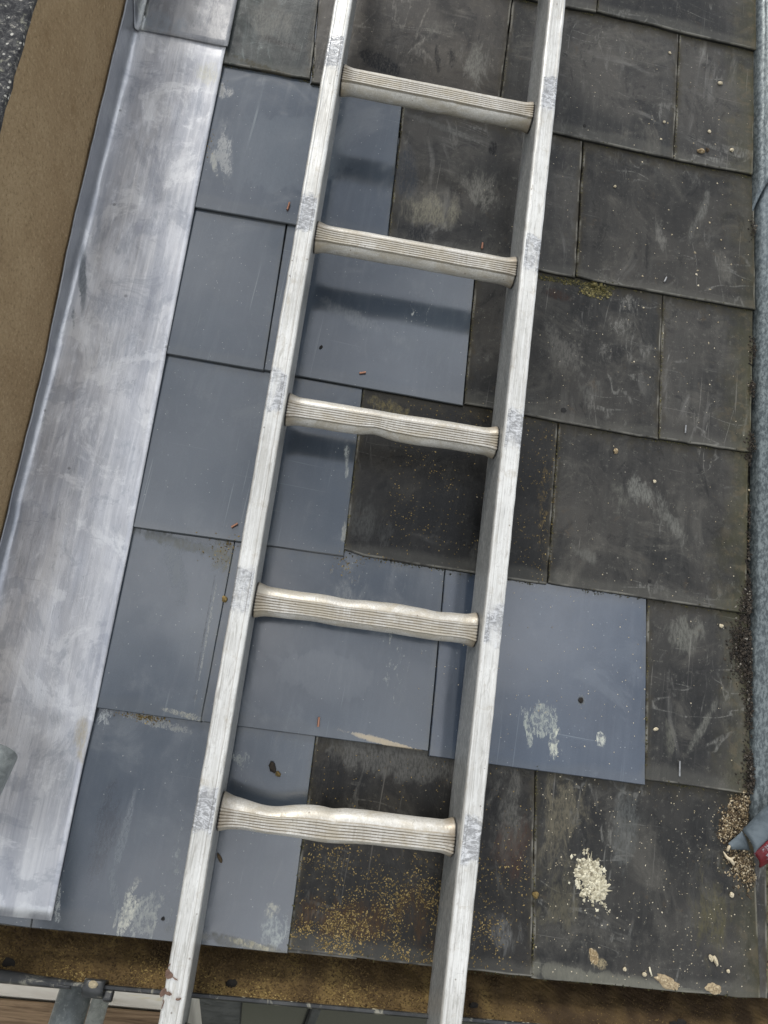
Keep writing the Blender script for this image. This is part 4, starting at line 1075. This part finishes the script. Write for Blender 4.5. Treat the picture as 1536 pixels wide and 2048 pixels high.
# dribbles of cream paint on the rim
pts = []
for _ in range(700):
    x = random.uniform(-.42, .62)
    f = noise.noise(Vector((x * 22, 1, 0)))
    if f < .02: continue
    p = EV(x, random.uniform(.0460, .0492), -.0178)
    pts.append((p.x, p.y, p.z - .0006, random.uniform(.0004, .0010), random.uniform(2, 6), random.uniform(0, .75)))
crumbs('paint_dribbles', pts, M['mortar_splat'], parent=gut, flat=.5, along=0.0)
# union strap and bracket clip
def estrip(x0, x1, prof, nseg=4):
    rings = [[EV(x0 + (x1-x0)*k/nseg, o, h) for (o, h) in prof] for k in range(nseg + 1)]
    return loft(rings, closed=False)
xb = (-0.2143, -1.2832)[0]
V, Fc = estrip(xb - .0135, xb + .0105, [(.032, -.046), (.040, -.034), (.0430, -.016), (.0452, -.0125), (.0510, -.0120), (.0545, -.0150), (.0555, -.030), (.052, -.048), (.040, -.066)])
b_ = mk('bracket_clip', V, Fc, M['black_pvc'], gut, smooth=True, autosmooth=50); s_ = b_.modifiers.new('thickness', 'SOLIDIFY'); s_.thickness = .004; s_.offset = 0
V, Fc = ebox(xb + .0105, xb + .021, .0475, .060, -.032, -.020)
mk('bracket_lug', V, Fc, M['black_pvc'], gut, bevel=.002)
e = EV(xb - .002, .0475, -.0105)
o = pebble('paint_blob', (e.x, e.y), .005, M['grit'], None, None, (1.1, .8, .5), 0, 51, base=e.z - .001, cv=(.3, .6))
o.parent = gut; o.matrix_world = Matrix.Identity(4); o.location = ORG[o.name] - ORG[gut.name]; o.rotation_euler = (0, 0, 0)
def union():
    rings = []
    for k in range(41):
        t = k / 40; x = -.75 + ((-0.2428, -1.2839)[0] + .75) * t; q = max(0, (t - .72) / .28)
        w = .0075 * q + .0008 * noise.noise(Vector((x * 30, 0, 0)))
        rings.append([EV(x, o + (w if o < .045 else 0), h - .0012 * q) for (o, h) in [(.030, -.050), (.037, -.034), (.0375, -.0205), (.0392, -.0172), (.0440, -.0160), (.0500, -.0160), (.0508, -.0180), (.0500, -.026)]])
    return loft(rings, closed=False)
V, Fc = union()
u_ = mk('gutter_union', V, Fc, M['black_pvc'], gut, smooth=True, autosmooth=50); s_ = u_.modifiers.new('thickness', 'SOLIDIFY'); s_.thickness = .0016; s_.offset = 1
# moss bed: displaced sheet plus thousands of granules
def bed_h(x, o):
    b = -.050 + .021 * max(0, (o + .01) / .055) + .004 * noise.noise(Vector((x * 14, o * 30, 0))) + .003 * noise.noise(Vector((x * 55, o * 60, 2)))
    return b
V = []; nx, no = 420, 26
for i in range(nx + 1):
    x = -.75 + 1.65 * i / nx
    for j in range(no + 1):
        o = -.040 + .0845 * j / no
        V.append(EV(x, o, bed_h(x, o) + .0014 * noise.noise(Vector((x * 300, o * 300, 5)))))
n1 = no + 1
Fc = [(i*n1+j, i*n1+j+1, (i+1)*n1+j+1, (i+1)*n1+j) for i in range(nx) for j in range(no)]
CV = []
for v in V:
    right = max(0, min(1, (v.x - .15) / .3))
    CV.append(max(0, min(1, .30 + .7 * noise.noise(Vector((v.x * 40, v.y * 40, 0))) * .6 - .26 * right)))
tag(mk('moss_bed', V, Fc, M['gutter_moss'], gut, attrs={'cv': CV}), None, None, None, 'stuff')
pts = []
for _ in range(21000):
    x = random.uniform(-.43, .66); o = random.uniform(-.02, .044)
    right = max(0, min(1, (x - .12) / .25))
    if random.random() < right * .62: continue
    p = EV(x, o, bed_h(x, o))
    w = max(0, min(1, (o + .01) / .05))
    cvv = random.random() * (.35 + .65 * w) * (.75 + .5 * noise.noise(Vector((x * 18, o * 30, 9)))) * (1 - .3 * right)  # yellower moss at the rim; darker colour by the slates paints their shade
    pts.append((p.x, p.y, p.z - .0002, random.uniform(.0005, .0014) * (1 - .4 * right), random.uniform(1, 2.6), max(0, min(1, cvv))))
crumbs('moss_granules', pts, M['gutter_moss'], parent=gut)
for (px, r, lab) in [((-0.0593, -1.2589), .0068, 'dark wet lump in the gutter moss left of the ladder middle'), ((-0.3244, -1.2539), .0075, 'black wet lump in the gutter moss at the far left'), ((0.2450, -1.2575), .0052, 'round black hole-like lump in the gutter right of the ladder'), ((0.5202, -1.2495), .006, 'black lump in the gutter below the right slate'), ((0.5091, -1.2601), .005, 'second black lump just below the first at the gutter right')]:
    # put the lump on the bed at that x
    x = px[0]; o = max(-.01, min(.03, (-1.236 - px[1]) / .82 + .012)); e = EV(x, o, bed_h(x, o))
    pebble('wet_lump', (e.x, e.y), r, M['soil'], lab, 'lump', (1.1, .9, .4), 0, int(r * 9000), base=e.z - .001, cv=(0, .25))

# ---------------------------------------------------------------- below the gutter: house wall, window, boards, scaffold tubes
house = thing('house_wall', EV(.1, -.09, -1.6), 'cream painted house wall with a dark window below the gutter', 'house wall')
M['cream'] = simple('cream_masonry_paint', (.60, .56, .47), (.68, .64, .55), 12, .7, .25, .001, extra=((.62, .55, .36), 6, .56))
OW = -.050
V, Fc = ebox(-.9, -.160, OW - .12, OW, -1.8, -.075); mk('painted_face', V, Fc, M['cream'], house)
M['anthracite'] = simple('dirty_anthracite_frame', (.030, .032, .033), (.060, .062, .060), 30, .55, .3, .001, extra=((.012, .012, .012), 45, .56))
M['glass'] = simple('dark_window_glass', (.006, .0065, .007), (.012, .012, .013), 6, .16, .05, .0005, 0, .5, extra=((.05, .05, .048), 90, .72))
V, Fc = ebox(-.130, -.055, OW - .05, OW + .004, -1.8, -.08); mk('window_frame', V, Fc, M['anthracite'], house, bevel=.003)
V, Fc = ebox(-.0548, .9, OW - .05, OW - .012, -1.8, -.08); gl = mk('window_pane', V, Fc, M['glass'], house)
xm = .075
V, Fc = ebox(xm, xm + .016, OW - .0118, OW + .006, -1.8, -.08); mk('window_mullion', V, Fc, M['anthracite'], house, bevel=.003)
V, Fc = ebox(-.9, .9, OW + .0045, OW + .012, -.13, -.075)
M['fascia'] = simple('black_fascia', (.015, .015, .016), (.03, .03, .03), 20, .5)
mk('fascia_board', V, Fc, M['fascia'], house)

def wood():
    n = N('weathered_scaffold_board')
    p = n.rp
    g = n.noise(n.map(p, (5, 90, 90)), 1, 6, .65, .8); g2 = n.noise(n.map(p, (14, 400, 400)), 1, 4, .6)
    c = n.mix(n.ss(g, .34, .62), (.10, .062, .034), (.27, .185, .11))
    c = n.mix(n.ss(g2, .55, .7, 0, .6), c, (.05, .03, .018))
    c = n.mix(n.ss(n.noise(p, 20, 5, .6), .58, .7, 0, .5), c, (.34, .27, .17))
    return n.done(c, .8, n.bump(n.math('ADD', g, g2), .6, .0015), 0, .3)
M['wood'] = wood()
for k, (o0, o1, lb) in enumerate([(-.046, .168, 'brown weathered scaffold board nearest the cream wall'), (.174, .390, 'second brown weathered scaffold board, further from the wall')]):
    V, Fc = ebox(-1.1, -.175, o0, o1, -.698, -.660)
    b_ = tag(mk('scaffold_board', V, Fc, M['wood'], bevel=.003), lb, 'scaffold board', 'scaffold boards below the gutter')

def scaffold_tube(a, b, r, label):
    t = thing('scaffold_tube', a, label, 'scaffold tube', 'galvanised scaffold tubes')
    a = Vector(a); b = Vector(b); d = (b - a).normalized()
    u = d.orthogonal().normalized(); w = d.cross(u); n = 32
    def ring(c, rr): return [c + (u*math.cos(2*math.pi*j/n) + w*math.sin(2*math.pi*j/n)) * rr for j in range(n)]
    L = (b - a).length
    rings = [ring(a + d*.002, r - .004), ring(a, r - .003), ring(a, r - .001), ring(a + d * .0012, r)] + [ring(a + d * L * k / 6, r) for k in range(1, 7)] + [ring(b, r - .004)]
    V, Fc = loft(rings, caps=False)
    mk('tube_wall', V, Fc, M['tube'], t, smooth=True, autosmooth=40)
    V, Fc = loft([ring(a + d * .0022, r - .0041), ring(b - d * .002, r - .0041)], caps=True)
    mk('tube_bore', V, Fc, M['hole'], t, smooth=True, autosmooth=40)
    return t

d = EV(0, 1, 0) - EV(0, 0, 0)
a = EV(-.252, -.030, -.100)
scaffold_tube(a, a + d * .9, .0205, 'thick galvanised scaffold tube coming out from under the gutter bracket')
a = EV(-.312, -.046, -.605)
scaffold_tube(a, a + d * 1.0, .0160, 'thinner galvanised tube with its end against the cream wall')
a = Vector((-0.3527, -1.0258, 0.1000))
scaffold_tube(a, a + d * 1.0, .0242, 'galvanised scaffold tube end poking over the bright lead at the left edge')

# ---------------------------------------------------------------- the ladder
YAW, PIT = -.003, .0372
LM = Matrix.Translation((.0423, -.6, .1063)) @ Matrix.Rotation(YAW, 4, 'Z') @ Matrix.Rotation(PIT, 4, 'X')
WO, WF, DEP, RS, ZR, Y0 = .3356, .0250, .0795, .254, .0403, .5417
ladder = bpy.data.objects.new('ladder', None); col.objects.link(ladder); ladder.empty_display_size = .1
ladder.matrix_world = RM @ LM
tag(ladder, 'scratched aluminium ladder with dented ribbed rungs lying up the slate roof', 'ladder')
def lad(name, V, Fc, gr=None, smooth=True, auto=35):
    """part of the ladder, verts in ladder coordinates"""
    c = sum((Vector(v) for v in V), Vector()) / len(V)
    me = bpy.data.meshes.new(name); me.from_pydata([tuple(Vector(v) - c) for v in V], [], Fc)
    a = me.attributes.new('lp', 'FLOAT_VECTOR', 'POINT'); a.data.foreach_set('vector', [q for v in V for q in v])
    a = me.attributes.new('rp', 'FLOAT_VECTOR', 'POINT'); a.data.foreach_set('vector', [q for v in V for q in v])
    a = me.attributes.new('gr', 'FLOAT', 'POINT'); a.data.foreach_set('value', gr or [0.0] * len(V))
    me.materials.append(M['alu']); me.update()
    me.polygons.foreach_set('use_smooth', [True] * len(me.polygons)); me.set_sharp_from_angle(angle=R(auto))
    o = bpy.data.objects.new(name, me); col.objects.link(o); o.parent = ladder; o.location = c
    return o
for s in (-1, 1):
    # section of the stile, drawn for the right stile: xi = inner face, xo = outer face
    xo, xi = WO / 2, WO / 2 - WF
    prof = []
    def arc(cx, cz, r, a0, a1, n=4):
        for k in range(n + 1):
            a = R(a0 + (a1 - a0) * k / n); prof.append((cx + r * math.cos(a), cz + r * math.sin(a)))
    arc(xo - .0035, -.0035, .0035, 0, 90)
    prof += [(xo - .0040, 0), (xo - .0052, -.0009), (xi + .0068, -.0009), (xi + .0058, 0)]
    arc(xi + .0040, -.0040, .0040, 90, 180)
    prof += [(xi, -.0200), (xi + .0003, -.0235), (xi + .0003, -.0570), (xi, -.0605)]
    arc(xi + .0035, -DEP + .0035, .0035, 180, 270)
    arc(xo - .0035, -DEP + .0035, .0035, 270, 360)
    rings = []
    for k in range(161):
        y = -1.15 + 2.15 * k / 160
        w = .00035 * noise.noise(Vector((y * 9, s * 5, 0)))
        ring = []
        for (x, z) in prof:
            dd = .0005 * noise.noise(Vector((x * 90, y * 55, z * 90 + s)))
            ring.append(Vector((s * (x + w + (dd if z > -.004 else 0)), y, z + w + (dd if z > -.003 else 0))))
        rings.append(ring if s > 0 else ring[::-1])
    V, Fc = loft(rings)
    lad('stile', V, [f[::-1] for f in Fc])
XI = WO / 2 - WF
# dents: (which, position 0..1 from the left, width, depth m)
DENT = {0: [('bot', .56, .05, .0010)],
        1: [('bot', .50, .12, .0006)],
        2: [('bot', .42, .06, .0033), ('bot', .62, .10, -.0012), ('top', .50, .12, .0008)],
        3: [('top', .40, .07, .0017), ('top', .20, .10, .0008), ('top', .62, .08, -.0006), ('top', .82, .06, .0014), ('bot', .80, .15, -.001), ('bot', .25, .1, .0012)],
        4: [('top', .20, .11, .0062), ('top', .47, .04, .0014), ('top', .62, .12, -.0006), ('bot', .45, .12, -.0028), ('bot', .12, .06, .0010)],
        -1: [], 5: [('top', .5, .1, .003)], 6: []}
def rung(i):
    yc = Y0 - i * RS; ds = DENT[i]; rings = []; GR = []
    hy, hz = .0188, .0170
    ns = 90
    for k in range(ns + 1):
        t = .5 - .5 * math.cos(math.pi * k / ns) * 1.0 if True else 0
        t = k / ns
        x = -XI + .0006 + (2 * XI - .0012) * t
        e = min(t, 1 - t) * 2 * XI
        fl = 1 + .20 * math.exp(-(e / .009) ** 2)
        tp = sum(d * math.exp(-((t - p) / w) ** 2) for (q, p, w, d) in ds if q == 'top')
        bt = sum(d * math.exp(-((t - p) / w) ** 2) for (q, p, w, d) in ds if q == 'bot')
        ring = []; n = 22
        # upper flank, ribbed tread, lower flank, back
        pts = []
        for q in range(n + 1):                  # from the back at the top round to the tread
            a = R(180 + 0) ; th = q / n
            ang = R(150 - 110 * th)             # in the (y, z) plane
            pts.append((hy * math.cos(R(90) - R(90) * 0) * 0 + 0, 0, 0)) if False else None
        sec = []
        for q in range(15): # upper rounded flank from back (z=-) to front (z=+)
            a = R(-90 + 155 * q / 14); sec.append((math.cos(a) * 1.0, math.sin(a), 0.0))
        f0 = math.cos(R(65)); z0 = math.sin(R(65))
        # tread: five ribs
        span0, span1 = f0 - .04, -.66
        for r_ in range(6):
            yb = span0 + (span1 - span0) * r_ / 6; ye = span0 + (span1 - span0) * (r_ + 1) / 6; w_ = ye - yb
            zz = 1.0
            sec += [(yb + w_ * .06, z0 + .02, 1.0), (yb + w_ * .22, zz, .25), (yb + w_ * .78, zz, .15), (yb + w_ * .94, z0 + .02, 1.0)]
        for q in range(14):
            a = R(132 + 138 * q / 13); sec.append((math.cos(a), math.sin(a), 0.0))
        flat = .09
        for (cy, cz, gg) in sec:
            y = cy * hy * fl; z = cz * hz * (1 + .10 * math.exp(-(e / .009) ** 2))
            if cy > 0: y -= tp * cy * (1.1 if cy > .4 else .8); z -= tp * .3 * max(0, cz) * cy
            if cy < 0: y -= -bt * (-cy) * 1.1; z -= abs(bt) * .25 * max(0, cz) * (-cy)
            y += -tp * .15 + bt * .12
            y += .0004 * noise.noise(Vector((x * 40, cy * 3, i * 3.7)))
            ring.append(Vector((x, yc + y, -ZR + z + .0005 * noise.noise(Vector((x * 30, cz * 2, i * 1.7))))))
            GR.append(min(1, gg + .12 + .7 * math.exp(-(e / .012) ** 2)))
        rings.append(ring)
    V, Fc = loft(rings)
    o = lad('rung', V, Fc, GR, auto=28)
    if i in (2, 3, 4): o['label'] = {2: 'rung with a dent in its lower edge', 3: 'rung with a wavy pressed-in top edge', 4: 'badly dented rung with a sagging left half'}[i]
    return o
for i in range(-1, 7): rung(i)
# flakes of dried mud on the foot of the left stile
def flake(pts_, z=.0012):
    n = len(pts_); V = [Vector((x, y, z)) for x, y in pts_] + [Vector((x, y, -.0006)) for x, y in pts_]
    Fc = [tuple(range(n))] + [((k + 1) % n, k, n + k, n + (k + 1) % n) for k in range(n)]
    me = bpy.data.meshes.new('mud_flake'); me.from_pydata([tuple(v) for v in V], [], Fc)
    a = me.attributes.new('rp', 'FLOAT_VECTOR', 'POINT'); a.data.foreach_set('vector', [q for v in V for q in v])
    me.materials.append(M['mud']); me.update(); me.validate()
    o = bpy.data.objects.new('mud_flake', me); col.objects.link(o); o.parent = ladder
    b = o.modifiers.new('bevel', 'BEVEL'); b.width = .0005; b.segments = 2
M['mud'] = simple('dried_brown_mud', (.095, .055, .038), (.17, .105, .075), 120, .8, .5, .0006)

LF = [[(-0.1689, -0.6395), (-0.1656, -0.6422), (-0.1616, -0.6408), (-0.1603, -0.6381), (-0.1637, -0.6348), (-0.1674, -0.6322), (-0.1693, -0.6343)], [(-0.1578, -0.6418), (-0.1545, -0.6425), (-0.1619, -0.6392)], [(-0.1715, -0.6573), (-0.1698, -0.6607), (-0.1679, -0.6596), (-0.1652, -0.6571), (-0.1604, -0.6583), (-0.1582, -0.6571), (-0.1610, -0.6551), (-0.1643, -0.6547), (-0.1654, -0.6522), (-0.1680, -0.6515), (-0.1704, -0.6539)], [(-0.1531, -0.6619), (-0.1505, -0.6623), (-0.1473, -0.6604), (-0.1479, -0.6592), (-0.1508, -0.6607), (-0.1536, -0.6606)], [(-0.1659, -0.6649), (-0.1666, -0.6665), (-0.1672, -0.6717), (-0.1664, -0.6717), (-0.1655, -0.6671), (-0.1650, -0.6642), (-0.1670, -0.6627)], [(-0.1676, -0.6299), (-0.1671, -0.6302), (-0.1652, -0.6269), (-0.1669, -0.6272)]]
for f_ in LF: flake(f_)
